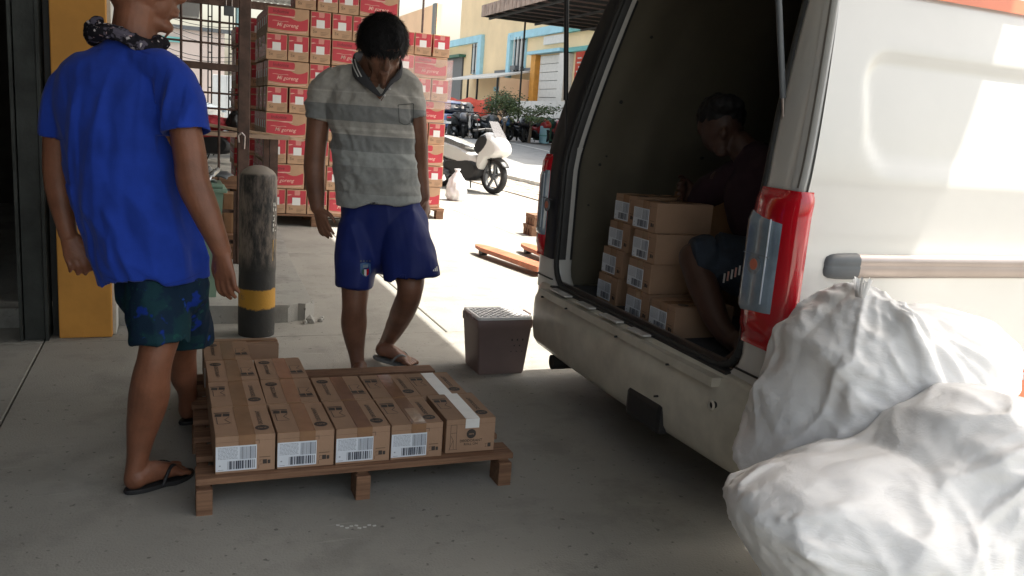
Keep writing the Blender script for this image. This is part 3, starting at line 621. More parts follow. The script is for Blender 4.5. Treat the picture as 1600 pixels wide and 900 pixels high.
def scooter(body, label, seat='black', big=True):
    t = empty('scooter', (0, 0, 0), 0, label, 'scooter'); B = K[body]
    wheel(t, 'front_wheel', .66, .29, .11); wheel(t, 'rear_wheel', -.66, .28, .13)
    mb = MB(); shell(mb, smoothpoly([(.50, .46), (.58, .60), (.78, .60), (.94, .72), (.86, .88), (.70, .98), (.54, 1.03), (.46, .98), (.44, .84), (.36, .60), (.30, .40), (.42, .36)], 1), .175, B, .72); mb.build('front_cowl', t)
    mb = MB(); shell(mb, smoothpoly([(.36, .38), (.34, .62), (.10, .66), (-.10, .74), (-.50, .80), (-.92, .86), (-.98, .80), (-.80, .62), (-.45, .50), (-.1, .46), (.1, .36)]), .17, B, .72); mb.build('side_panel', t)
    mb = MB(); shell(mb, smoothpoly([(.42, .22), (.46, .44), (.22, .56), (-.10, .50), (-.52, .50), (-.60, .36), (-.30, .20), (.2, .16)]), .185, K['black'], .8); mb.build('floorboard', t)
    mb = MB(); shell(mb, smoothpoly([(.40, .60), (.60, .78), (.66, .92), (.54, 1.0), (.38, .94), (.24, .70)]), .185, K['black'], .8); mb.build('inner_shield', t)
    mb = MB(); shell(mb, smoothpoly([(.16, .70), (.14, .78), (-.1, .80), (-.3, .85), (-.62, .90), (-.88, .90), (-.86, .82), (-.5, .76), (-.1, .68)]), .15, K[seat], .8); mb.build('seat', t)
    mb = MB()
    for s in (-1, 1): mb.cyl((.66, s*.075, .29), (.54, s*.075, .72), .022, K['track'], n=8)
    mb.cyl((.54, 0, .7), (.44, 0, 1.04), .03, K['black'], n=8); mb.build('fork', t)
    mb = MB(); shell(mb, smoothpoly([(.36, .50), (.44, .62), (.62, .64), (.86, .58), (.98, .46), (.94, .46), (.80, .55), (.66, .60), (.50, .56)]), .07, K['black'], .9); mb.build('front_fender', t)
    mb = MB(); mb.cyl((.43, -.33, 1.03), (.46, -.1, 1.06), .018, K['black']); mb.cyl((.43, .33, 1.03), (.46, .1, 1.06), .018, K['black']); mb.cyl((.46, -.1, 1.06), (.46, .1, 1.06), .025, K['black']); mb.build('handlebar', t)
    for s in (-1, 1):
        mb = MB(); mb.cyl((.45, s*.24, 1.05), (.47, s*.3, 1.22), .008, K['black'], n=6)
        bm = bmesh.new(); bmesh.ops.create_icosphere(bm, subdivisions=2, radius=1); mb.add([(.47+v.co.x*.018, s*.33+v.co.y*.065, 1.25+v.co.z*.04) for v in bm.verts], [[v.index for v in f.verts] for f in bm.faces], K['black'], True); bm.free()
        mb.build('mirror', t)
    if big:
        mb = MB(); mb.add([(.76, -.13, .94), (.76, .13, .94), (.55, .10, 1.20), (.55, -.10, 1.20), (.768, -.13, .94), (.768, .13, .94), (.558, .10, 1.20), (.558, -.10, 1.20)], [(0, 1, 2, 3), (7, 6, 5, 4), (0, 4, 5, 1), (1, 5, 6, 2), (2, 6, 7, 3), (3, 7, 4, 0)], K['smoke']); mb.build('windscreen', t)
    mb = MB(); shell(mb, smoothpoly([(.76, .74), (.86, .80), (.83, .88), (.74, .86)]), .12, K['lens'], .8); mb.build('headlight', t)
    mb = MB(); mb.cyl((-.30, -.2, .26), (-.95, -.22, .36), .05, K['greyplastic'], r1=.065); mb.build('muffler', t)
    mb = MB(); mb.box((-1.0, 0, .78), (.05, .16, .07), K['redlens'], bev=.015); mb.build('tail_light', t)
    mb = MB(); mb.box((-1.02, 0, .58), (.01, .2, .09), K['whitelabel']); mb.build('number_plate', t)
    mb = MB(); mb.cyl((-.05, .1, .2), (-.15, .2, .02), .013, K['track'], n=6); mb.build('side_stand', t)
    return t
sw = scooter('scooterwhite', 'white maxi scooter with silver foil on its seat by the carton stack', 'silver')
fwp = onz(770, 303, 0); hd_ = math.radians(-68); sw.location = (fwp.x-.66*math.cos(hd_), fwp.y-.66*math.sin(hd_), 0); sw.rotation_euler = (0, math.radians(0), hd_)
protos = {'black': scooter('scooterblack', 'black scooter in the far parking row', big=False), 'red': scooter('scooterred', 'red scooter in the far row', big=False), 'blue': scooter('scooterblue', 'blue scooter in the far row', big=False), 'grey': scooter('greyplastic', 'grey scooter in the far row', big=False)}
row = [(708, 216, 'grey', 60, 'grey scooter parked nearest the blue car in the far row'), (724, 214, 'black', -110, 'black scooter facing the street in front of the white car'), (742, 215, 'black', 75, 'black scooter parked just below the white site panel'),
       (757, 216, 'grey', -80, 'grey scooter parked left of the bushy tree'), (774, 219, 'black', -60, 'black scooter parked under the bushy tree'), (790, 220, 'blue', -115, 'blue scooter parked between the two trees'), (805, 221, 'black', -70, 'black scooter right beside the thin canopy post'),
       (818, 222, 'black', -115, 'black scooter in the far row just right of the canopy post'), (833, 223, 'red', -70, 'red fronted scooter left of the dark green bin across the street'), (864, 227, 'red', -92, 'red scooter with its plate showing right of the pale green bin'), (878, 229, 'black', -60, 'black scooter right of the red scooter across the street'), (890, 230, 'blue', -100, 'blue scooter at the right end beside the van pillar')]
used = set()
for px, py, c, hdg, lab in row:
    p = onv(px, py, 33.2-.0*(px-700)/180); v = p.y; o = protos[c] if c not in used else copy_tree(protos[c]); used.add(c)
    o.location = (p.x, v, gz(v)); o.rotation_euler = (0, 0, math.radians(hdg)); o['label'] = lab; o['group'] = 'motorcycles parked across the street'
for px, py, v, c, hdg, lab in ((330, 0, 17.5, 'red', -20, 'red scooter seen through the steel gate'), (352, 0, 19, 'grey', 40, 'grey scooter seen through the gate beside its post')):
    o = copy_tree(protos[c]); p = onv(px, 190, v); o.location = (p.x, v, gz(v)); o.rotation_euler = (0, 0, math.radians(hdg)); o['label'] = lab; o['group'] = 'scooters behind the gate'
def car(body, label):
    t = empty('parked_car', (0, 0, 0), 0, label, 'car'); B = K[body]
    mb = MB(); shell(mb, smoothpoly([(-2.0, .28), (-2.12, .5), (-2.08, .86), (-1.9, .96), (.9, .96), (1.5, .88), (2.02, .74), (2.1, .5), (2.05, .28)]), .86, B, .93); mb.build('body', t)
    mb = MB(); shell(mb, smoothpoly([(-1.95, .93), (-1.6, 1.36), (-1.2, 1.46), (0, 1.48), (.35, 1.42), (1.15, .92)]), .76, K['carglass'], .84); mb.build('window', t)
    mb = MB(); shell(mb, smoothpoly([(-1.66, 1.36), (-1.2, 1.52), (0, 1.53), (.4, 1.42), (0, 1.44), (-1.2, 1.43)]), .70, B, .93); mb.build('roof', t)
    mb = MB()
    for s in (-1, 1):
        for x in (-.75, .25): mb.box((x, s*.735, 1.2), (.06, .04, .5), B)
    mb.build('window_pillar', t)
    for x in (-1.3, 1.32):
        for s in (-1, 1): wheel(t, 'wheel', x, .31, .2, s*.76, 'chrome')
    for s in (-1, 1):
        mb = MB(); mb.box((-2.03, s*.66, .86), (.16, .26, .2), K['redlens'], bev=.03); mb.build('tail_light', t)
        mb = MB(); mb.box((1.98, s*.6, .66), (.14, .3, .14), K['lens'], bev=.03); mb.build('headlight', t)
    mb = MB(); mb.box((-2.12, 0, .58), (.02, .44, .13), K['whitelabel']); mb.build('number_plate', t)
    return t
c1 = car('carblue', 'blue car parked under the red banner at the far side of the street'); p = onv(708, 195, 36.5); c1.location = (p.x-.3, 36.8, gz(36)); c1.rotation_euler = (0, 0, math.radians(70))
c2 = car('carwhite', 'white hatchback parked right of the blue car below the red banner'); p = onv(730, 195, 35.5); c2.location = (p.x+.1, 37.6, gz(36)); c2.rotation_euler = (0, 0, math.radians(62))
c3 = copy_tree(c2); c3['label'] = 'white car with dark windscreen seen through the steel gate bars'; p = onv(318, 160, 23); c3.location = (p.x-1.6, 23.5, gz(23.5)+.1); c3.rotation_euler = (0, 0, math.radians(-25))
# green bins between scooters
mb = MB(); mb.box((0, 0, .45), (.8, .6, .9), K['greenbin'], bev=.04); mb.box((0, 0, .94), (.86, .66, .06), K['greenbin'], bev=.02); mb.box((0, -.31, .5), (.6, .02, .5), K['greenbin'], bev=.01)
p = onv(848, 224, 33.4); tag(mb.build('green_bin', loc=(p.x, 33.4, gz(33.4)+.1), rot=(0, 0, -.2)), 'dark green bin between parked scooters across the street', 'bin')
mb = MB(); mb.lathe([(0, 0), (.2, 0), (.21, .04), (.21, .68), (.19, .72), (0, .73)], K['bluetrim'], n=18); mb.lathe([(.215, .3), (.222, .31), (.222, .34), (.215, .35)], K['tealtrim'], n=18)
p = onv(849.5, 224, 32.6); tag(mb.build('pale_drum', loc=(p.x, 32.6, gz(32.6))), 'pale green drum standing in front of the dark green bin', 'drum')
# trees
def tree(px, v, H, spread, n, label, flat):
    p = onv(px, 200, v); t = empty('young_tree', (p.x, v, gz(v)), 0, label, 'tree'); rr = random.Random(px); mb = MB(); tips = []
    trunk = [Vector((0, 0, 0)), Vector((.04, 0, H*.3)), Vector((-.03, .03, H*.5))]
    for a, b_, r0, r1 in ((trunk[0], trunk[1], .07, .055), (trunk[1], trunk[2], .055, .045)): mb.cyl(a, b_, r0, K['bark'], r1=r1, n=8)
    for i in range(9):
        a = i*2.4+rr.random(); e = rr.uniform(.25, .55) if flat else rr.uniform(.5, 1.2); L_ = spread*rr.uniform(.6, 1); s = trunk[1].lerp(trunk[2], rr.random())
        m1 = s+Vector((math.cos(a)*math.cos(e), math.sin(a)*math.cos(e), math.sin(e)))*L_*.5; en = m1+Vector((math.cos(a+.3)*math.cos(e*.6), math.sin(a+.3)*math.cos(e*.6), math.sin(e*.8)))*L_*.5
        mb.cyl(s, m1, .028, K['bark'], r1=.018, n=5); mb.cyl(m1, en, .018, K['bark'], r1=.007, n=5); tips += [(m1, en)]
        for k in range(3): q = m1.lerp(en, rr.random()); e2 = q+Vector((rr.uniform(-1, 1), rr.uniform(-1, 1), rr.uniform(0, .6)))*L_*.35; mb.cyl(q, e2, .008, K['bark'], r1=.004, n=4); tips.append((q, e2))
    mb.build('trunk', t); mb = MB()
    for i in range(n):
        a, b_ = rr.choice(tips); q = a.lerp(b_, rr.uniform(.2, 1.15))+Vector((rr.gauss(0, .13), rr.gauss(0, .13), rr.gauss(0, .06 if flat else .13)))
        d = Vector((rr.uniform(-1, 1), rr.uniform(-1, 1), rr.uniform(-.5, .5))).normalized(); e = d.orthogonal().normalized(); s = rr.uniform(.035, .07)
        mb.add([q-d*s, q+e*s*.45, q+d*s, q-e*s*.45], [(0, 1, 2, 3)], K['leaf'] if rr.random() < .6 else K['leaf2'])
    mb.build('crown', t)
tree(787, 31.5, 2.2, 1.05, 2600, 'dense bushy young tree behind the scooters across the street', False)
tree(828, 31.5, 2.1, 1.35, 1500, 'flat topped sparse young tree right of the bushy one across the street', True)

# ================================================================== NOODLE CARTON STACKS
CL, CW, CHh = .398, .203, .248
def carton_meshes():
    mb = MB(); mb.box((0, 0, CHh/2), (CL-.006, CW-.006, CHh-.004), K['redkraft'], bev=.004)
    body = mb.build('x').data; x = bpy.data.objects[-1]; 
    def P(mb, pts, m, side, lift=.0012):   # pts in (a,z) on a face
        out = []
        for a, z in pts:
            if side in ('f', 'b'): s = -1 if side == 'f' else 1; out.append((a if s < 0 else -a, s*(CW/2-.003+lift), z))
            else: s = -1 if side == 'l' else 1; out.append((s*(CL/2-.003+lift), -a if s < 0 else a, z))
        mb.add(out, [tuple(range(len(out)))], m)
    def wavy(a0, a1, f, n=12): return [(a0+(a1-a0)*i/n, f(i/n)) for i in range(n+1)]
    mb = MB(); h = CHh
    for side in ('f', 'b'):
        # upper red flag
        top = [(-.190, h-.012), (.052, h-.012), (.062, h-.03), (.060, h-.062)]+wavy(.05, -.190, lambda t: h-.078-.004*math.sin(t*6))
        P(mb, top, K['redprint'], side)
        low = [(-.190, .048)]+wavy(-.185, .18, lambda t: .045-.012*math.sin(t*math.pi))[::1]+[(.186, .06), (.186, .155)]+wavy(.18, -.190, lambda t: .160-.030*math.sin(min(1, t*2.2)*math.pi)*(t < .4545))
        P(mb, low, K['redprint'], side)
        P(mb, wavy(-.19, .06, lambda t: h-.083-.004*math.sin(t*6))+wavy(.06, -.19, lambda t: h-.088-.004*math.sin(t*6)), K['creamprint'], side, .0016)
        P(mb, wavy(-.19, .17, lambda t: .034-.014*math.sin(t*math.pi))+wavy(.17, -.19, lambda t: .028-.014*math.sin(t*math.pi)), K['creamprint'], side, .0016)
        P(mb, wavy(-.15, .0, lambda t: .118+.003*math.sin(t*9))+wavy(.0, -.15, lambda t: .110+.003*math.sin(t*9)), K['pinkprint'], side, .0018)
        s = 1 if side == 'f' else -1
        for txt, sz, x_, z_, mt, sh in (('Indomie', .046, -.075, h-.045, 'darkred', .15), ('Mi goreng', .05, -.01, .082, 'creamprint', .3)):
            v, f = text_geo(txt, sz, .012, sh); R_ = (Matrix.Identity(4) if s > 0 else Matrix.Rotation(math.pi, 4, 'Z')) @ Matrix.Translation((x_, -(CW/2-.001), z_)) @ Matrix.Rotation(math.pi/2, 4, 'X')
            mb.add(v, f, K[mt], mx=R_)
    for side in ('l', 'r'):
        P(mb, [(-.09, .095), (.09, .095), (.092, .15), (.092, h-.012), (.035, h-.012), (.035, h-.05), (.012, h-.06), (-.02, h-.06), (-.02, h-.012), (-.09, h-.012)], K['redprint'], side)
        P(mb, [(-.02, h-.06), (.03, h-.06), (.03, h-.012), (-.02, h-.012)], K['pinkprint'], side, .0014)
        P(mb, wavy(-.09, .092, lambda t: .098+.006*math.sin(t*7))+wavy(.092, -.09, lambda t: .090+.006*math.sin(t*7)), K['creamprint'], side, .0016)
        P(mb, wavy(-.09, -.02, lambda t: h-.055+.004*math.sin(t*5))+wavy(-.02, -.09, lambda t: h-.06+.004*math.sin(t*5)), K['creamprint'], side, .0018)
        P(mb, [(-.042, .088), (.038, .088), (.038, .165), (-.042, .165)], K['whitelabel'], side, .0026)
        s = -1 if side == 'l' else 1
        R0 = Matrix.Rotation(math.pi/2*s, 4, 'Z')
        v, f = text_geo('5x', .042, .006); mb.add(v, f, K['inkfaint'], mx=R0 @ Matrix.Translation((-.055, -(CL/2-.001), .052)) @ Matrix.Rotation(math.pi/2, 4, 'X'))
        for z_, w_ in ((.048, .075), (.034, .07), (.022, .05)):
            P(mb, [(.0, z_), (w_, z_), (w_, z_+.003), (.0, z_+.003)], K['inkfaint'], side, .0014)
    # red strip of tape area on top
    mb.add([(-.19, -.03, h-.0015), (.19, -.03, h-.0015), (.19, .03, h-.0015), (-.19, .03, h-.0015)], [(0, 1, 2, 3)], K['tape'])
    pr = mb.build('y'); print_ = pr.data
    for o in list(bpy.data.objects): 
        if o.data in (body, print_): bpy.data.objects.remove(o)
    body.name = 'carton'; print_.name = 'print'; return body, print_
CB, CP = carton_meshes(); ncart = [0]
ords = ['lowest', 'second', 'third', 'fourth', 'fifth', 'sixth', 'seventh', 'eighth', 'ninth', 'tenth']
pos_w = ['leftmost', 'second from left', 'third from left', 'fourth from left', 'fifth from left', 'sixth from left']
def put_carton(x, y, z, rz, lab, grp):
    o = link('noodle_carton', CB, None, (x, y, z), (RNG.uniform(-.004, .004), RNG.uniform(-.004, .004), rz+RNG.uniform(-.022, .022)))
    link('print', CP, o); tag(o, lab, 'carton', grp); ncart[0] += 1
def stack(x0, y0, rows, name, z0=.13, blocks=3, right=False, start=0, cutoff=None):
    # footprint: 1.02 (x) by 1.22 (y); rows alternate "long first" and "short first"
    for r in range(rows):
        z = z0+r*.2505; longfirst = (r+start) % 2 == 0
        jx = RNG.uniform(-.012, .012); jy = RNG.uniform(-.01, .01); off = .0
        for b_ in range(blocks):
            front = b_ == 0; yb = y0+b_*.41; items = []
            xs = 0
            segs = ['L', 'S', 'S', 'S'] if longfirst else ['S', 'S', 'S', 'L']
            for s in segs:
                w = CL if s == 'L' else CW
                if s == 'L': 
                    items.append((x0+xs+w/2, yb+CW/2, 0, s)); items.append((x0+xs+w/2, yb+CW*1.5+.003, 0, 'L2'))
                else: items.append((x0+xs+w/2, yb+CL/2, math.pi/2, s))
                xs += w+.006
            k = 0
            for (x, y, rz, s) in items:
                vis = False; nm = ''
                if s == 'L2': 
                    vis = (r == rows-1) or (x < x0+.3) or (right and x > x0+.7); 
                    nm = ('left' if x < x0+.5 else 'right')+' side'
                    lab = f'red carton, {ords[r]} row, {name} stack, {nm}, second deep in {["front","middle","rear"][b_]} block'
                else:
                    vis = front or r == rows-1 or x < x0+.3 or (right and x > x0+.75)
                    if front: lab = f'{"long" if s=="L" else "short"}-faced red carton, {ords[r]} row up, {pos_w[k]} in {name} stack'
                    else: lab = f'red carton, {ords[r]} row, {name} stack, {pos_w[k]}, {["front","middle","rear"][b_]} block'
                    k += 1
                if vis: put_carton(x+jx+RNG.uniform(-.003, .003), y+jy+RNG.uniform(-.006, .004), z, rz, lab, 'noodle cartons in the '+name+' stack')
def pallet(name, x0, y0, w, d, h, label, rz=0, nb=7, leg=None, m='wood'):
    t = empty(name, (x0, y0, 0), rz, label, 'pallet'); bh = .02; 
    for i in range(nb):
        mb = MB(); bw = d/nb-.012; mb.box((w/2+RNG.uniform(-.004, .004), d/nb*(i+.5), h-bh/2), (w, bw, bh), K[m], bev=.002); mb.build('board', t)
    for i in range(3):
        x = [.05, w/2, w-.05][i]
        mb = MB(); mb.box((x, d/2, h-bh-.012), (.09, d, .022), K[m], bev=.002); mb.build('stringer', t)
        for y in (.06, d/2, d-.06): 
            mb = MB(); hh = h-bh-.024; mb.box((x, y, hh/2), (.09, .1, hh), K[m], bev=.003); mb.build('block', t)
    return t
stack(.845, 8.654, 8, 'left', start=1)
for k, (x, s) in enumerate(((1.11, 1), (1.32, 1), (1.53, 1))):
    put_carton(x+.1, 8.66+CL/2, .13+8*.2505, math.pi/2, f'red noodle carton in the top layer of the left stack, {pos_w[k]}', 'noodle cartons in the left stack')
put_carton(1.93, 8.66+CW/2, .13+8*.2505, 0, 'long-faced red carton, right end of the top layer of left stack', 'noodle cartons in the left stack')
stack(1.96, 9.60, 8, 'right', right=True, start=1)
stack(.80, 10.05, 8, 'rear left', blocks=3)
stack(.74, 11.45, 8, 'farthest left', blocks=2, start=1)
for nm, x, y, lb in (('left', .83, 8.63, 'wooden pallet under the left noodle carton stack'), ('right', 1.93, 9.55, 'wooden pallet under the right noodle carton stack with its end showing'), ('rear', .78, 10.02, 'wooden pallet under the rear left carton stack'), ('far', .72, 11.42, 'wooden pallet under the farthest left carton stack')):
    pallet('wooden_pallet', x, y, 1.09 if nm == 'right' else 1.06, 1.25, .127, lb, nb=6)
# stretch wrap around part of the right stack
mb = MB(); vs_ = []; nx, nz = 26, 14
for i in range(nx+1):
    for j in range(nz+1):
        x = 1.93+1.10*i/nx; z = 1.3+.56*j/nz; vs_.append((x, 9.575+.006*noise.noise(Vector((x*3, 0, z*30)))+.002, z+.01*math.sin(i*.5)))
mb.add(vs_, [(i*(nz+1)+j, (i+1)*(nz+1)+j, (i+1)*(nz+1)+j+1, i*(nz+1)+j+1) for i in range(nx) for j in range(nz)], K['wrap'], True)
vs_ = [(1.93+1.10+.004*math.sin(j), 9.575+1.25*k/8, 1.3+.56*j/nz) for k in range(9) for j in range(nz+1)]
mb.add(vs_, [(i*(nz+1)+j, (i+1)*(nz+1)+j, (i+1)*(nz+1)+j+1, i*(nz+1)+j+1) for i in range(8) for j in range(nz)], K['wrap'], True)
tag(mb.build('stretch_wrap'), 'clear crinkled stretch film wound round the upper right carton stack', 'plastic film')
# jug by the stack
p = onz(706, 313); jg = empty('plastic_jug', (p.x+.06, p.y, 0), .3, 'clear plastic bag of bottles standing behind the right carton stack', 'jug')
bm = bmesh.new(); bmesh.ops.create_icosphere(bm, subdivisions=4, radius=1); mb = MB()
for v in bm.verts: n = noise.noise(v.co*3)*.22; z = v.co.z; k_ = 1.15-.35*z; v.co = Vector((v.co.x*.13*(1+n)*k_, v.co.y*.13*(1+n)*k_, max(0, z*.24*(1+n*.3)+.19)))
mb.add([v.co[:] for v in bm.verts], [[v.index for v in f.verts] for f in bm.faces], K['basketlid'], True); bm.free(); mb.build('bag', jg)
mb = MB(); mb.lathe([(0, .40), (.07, .38), (.03, .43), (.05, .47), (.03, .46), (0, .45)], K['basketlid'], n=10); mb.build('knot', jg)
# crates (stacked pallets seen on end) and pallet truck
p = onz(829, 369)
for k in range(2):
    pt = pallet('wooden_pallet', p.x, p.y-.02, .9, .26, .115, ['lower orange brown pallet of the pair beside the van', 'upper orange brown pallet of the pair beside the van'][k], nb=2); pt.location.z = k*.118; pt['group'] = 'pallets beside the van'; pt.location.x += .02*k
pj = empty('pallet_truck', (3.4, 6.6, 0), 0, 'orange hand pallet truck lying with forks on the sunlit floor behind the van', 'pallet truck')
def fork(p0, p1, zt=.085):
    a, c = onz(*p0, zt), onz(*p1, zt); d = (c-a).normalized(); c = a+d*1.15; s = Vector((-d.y, d.x, 0)); mb = MB(); w = .085
    prof = [(0, .2, -.015), (.07, .62, -.025), (.2, .85, -.034), (1.15, .9, -.045)]
    vs = []
    for t, ww, zb in prof:
        q = a+d*t
        for sg, z in ((-1, 0), (1, 0), (1, zb), (-1, zb)): vs.append((q.x+s.x*w*ww*sg-3.4, q.y+s.y*w*ww*sg-6.6, zt+z))
    fs = [(0, 1, 2, 3)]+[(4*i+j, 4*i+(j+1) % 4, 4*i+4+(j+1) % 4, 4*i+4+j) for i in range(3) for j in range(4)]+[(12, 15, 14, 13)]
    mb.add(vs, fs, K['orangepaint']); q = a+d*.13; mb.cyl((q.x-3.4-s.x*.03, q.y-6.6-s.y*.03, .035), (q.x-3.4+s.x*.03, q.y-6.6+s.y*.03, .035), .035, K['black'])
    fixn(mb.build('fork', pj)); return a, d
a, d = fork((745, 381), (838, 412)); a2, d2 = fork((817, 379), (850, 392))
e = (a+d*1.2+a2+d*1.2)/2
mb = MB(); mb.box((e.x-3.4+.05, e.y-6.6, .13), (.28, .62, .2), K['orangepaint'], mx=None, bev=.02); mb.build('head', pj)
mb = MB(); mb.cyl((e.x-3.4+.12, e.y-6.6, .2), (e.x-3.4+.62, e.y-6.6-.1, 1.1), .02, K['orangepaint']); mb.cyl((e.x-3.4+.62, e.y-6.6-.28, 1.12), (e.x-3.4+.62, e.y-6.6+.1, 1.12), .018, K['black']); mb.build('handle', pj)
mb = MB(); mb.cyl((e.x-3.4+.1, e.y-6.6-.06, .09), (e.x-3.4+.1, e.y-6.6+.06, .09), .09, K['black']); mb.build('steer_wheel', pj)

# ================================================================== BASKET
bk = empty('storage_basket', (0, 0, 0), 0, 'brown plastic storage basket with white lattice lid on the floor between man and van', 'basket')
A0 = onz(762, 583); B0 = onz(823, 583); C0 = onz(717, 565)
bk.location = (1.475, 3.70, 0); ang = math.radians(-2); bk.rotation_euler = (0, 0, 0)
hw, hd2, hh = .143, .118, .272
mb = MB(); n_ = 8
def rr_(w, d, r, n=4):
    o = []
    for cx, cy, a0 in ((w-r, d-r, 0), (-w+r, d-r, 90), (-w+r, -d+r, 180), (w-r, -d+r, 270)):
        for i in range(n+1): a = math.radians(a0+90*i/n); o.append((cx+r*math.cos(a), cy+r*math.sin(a)))
    return o
def loft(mb, rings, m, cap=True, smooth=True):
    n = len(rings[0]); vs = [p for r in rings for p in r]
    mb.add(vs, [(l*n+i, l*n+(i+1) % n, (l+1)*n+(i+1) % n, (l+1)*n+i) for l in range(len(rings)-1) for i in range(n)], m, smooth)
    if cap: mb.add(vs, [tuple(range(n))[::-1], tuple(range((len(rings)-1)*n, len(rings)*n))], m)
rings = []
for z, s in ((0, .80), (.01, .83), (hh*.85, .97), (hh*.86, 1.0), (hh*.97, 1.01), (hh, 1.0)): rings.append([(x, y, z) for x, y in rr_(hw*s, hd2*(s if s > .95 else s+.03), .012)])
loft(mb, rings, K['basket']); mb.build('basket_body', bk)
mb = MB()
for i in range(5):
    for j in range(3):
        if (i+j) % 2: continue
        z = .12+j*.028; t = z/hh; y = -hd2*(.83+.15*t)-.0005; mb.box((.04+i*.014, y, z), (.006, .003, .014), K['black'])
mb.build('vent_slots', bk)
mb = MB(); rings = [[(x, y, hh+.002) for x, y in rr_(hw*.99, hd2*.99, .02)], [(x, y, hh+.014) for x, y in rr_(hw*.99, hd2*.99, .02)], [(x, y, hh+.014) for x, y in rr_(hw*.86, hd2*.84, .015)], [(x, y, hh+.006) for x, y in rr_(hw*.84, hd2*.82, .015)]]
loft(mb, rings, K['basketlid']); ld = mb.build('lid', bk)
mb = MB()
for i in range(-7, 8):
    for sg in (1, -1):
        # diagonal lattice, clipped to the inner rectangle
        W2, D2 = hw*.84, hd2*.82; x0 = i*.034; a = Vector((x0-D2*1.0, -D2)); b_ = Vector((x0+D2*1.0, D2))
        pts = []
        for k in range(41):
            t = k/40; q = a.lerp(b_, t)
            if sg < 0: q = Vector((q.x, -q.y))
            if abs(q.x) <= W2: pts.append(q)
        if len(pts) > 2: mb.cyl((pts[0].x, pts[0].y, hh+.011), (pts[-1].x, pts[-1].y, hh+.011), .0035, K['basketlid'], n=5)
mb.build('lattice', ld)
mb = MB(); mb.box((0, 0, hh+.0065), (hw*1.6, hd2*1.55, .002), K['basket']); mb.build('lid_panel', ld)
for s in (-1, 1): mb = MB(); mb.path([(s*hw*1.0, -.05, hh-.01), (s*(hw+.012), -.04, hh+.012), (s*(hw+.012), .04, hh+.012), (s*hw, .05, hh-.01)], .005, K['basket']); mb.build('handle', bk)

# ================================================================== FRONT PALLET WITH COSMETIC CARTONS
# pallet frame: corners measured; carton 0.177 x 0.264 x 0.118, first carton corner at (s0)
P0 = w2s((-.8389, 2.2922, 0)); PZ = .115; BW, BD, BH = .1768, .2639, .1177
fp = empty('wooden_pallet', (P0.x-.045, P0.y-.02, 0), 0, 'reddish brown wooden pallet carrying small cartons in front of the men', 'pallet')
Wp, Dp = 1.0, 1.02
for i, (y, w_) in enumerate(((0.0, .10), (.17, .10), (.33, .09), (.49, .10), (.65, .09), (.80, .08), (.93, .09))):
    mb = MB(); mb.box((Wp/2+RNG.uniform(-.004, .004), y+w_/2, PZ-.011), (Wp, w_, .02), K['wood'], bev=.003); mb.build('board', fp)
for x in (.02, .49, .97):
    mb = MB(); mb.box((x, Dp/2, PZ-.034), (.034, Dp-.04, .022), K['wood'], bev=.003); mb.build('stringer', fp)
    for y in (.04, Dp/2, Dp-.05):
        hh_ = PZ-.045; mb = MB(); mb.box((x, y-.001, hh_/2), (.046, .085, hh_+.02), K['wood'], bev=.004); mb.build('leg', fp)
CART = {}
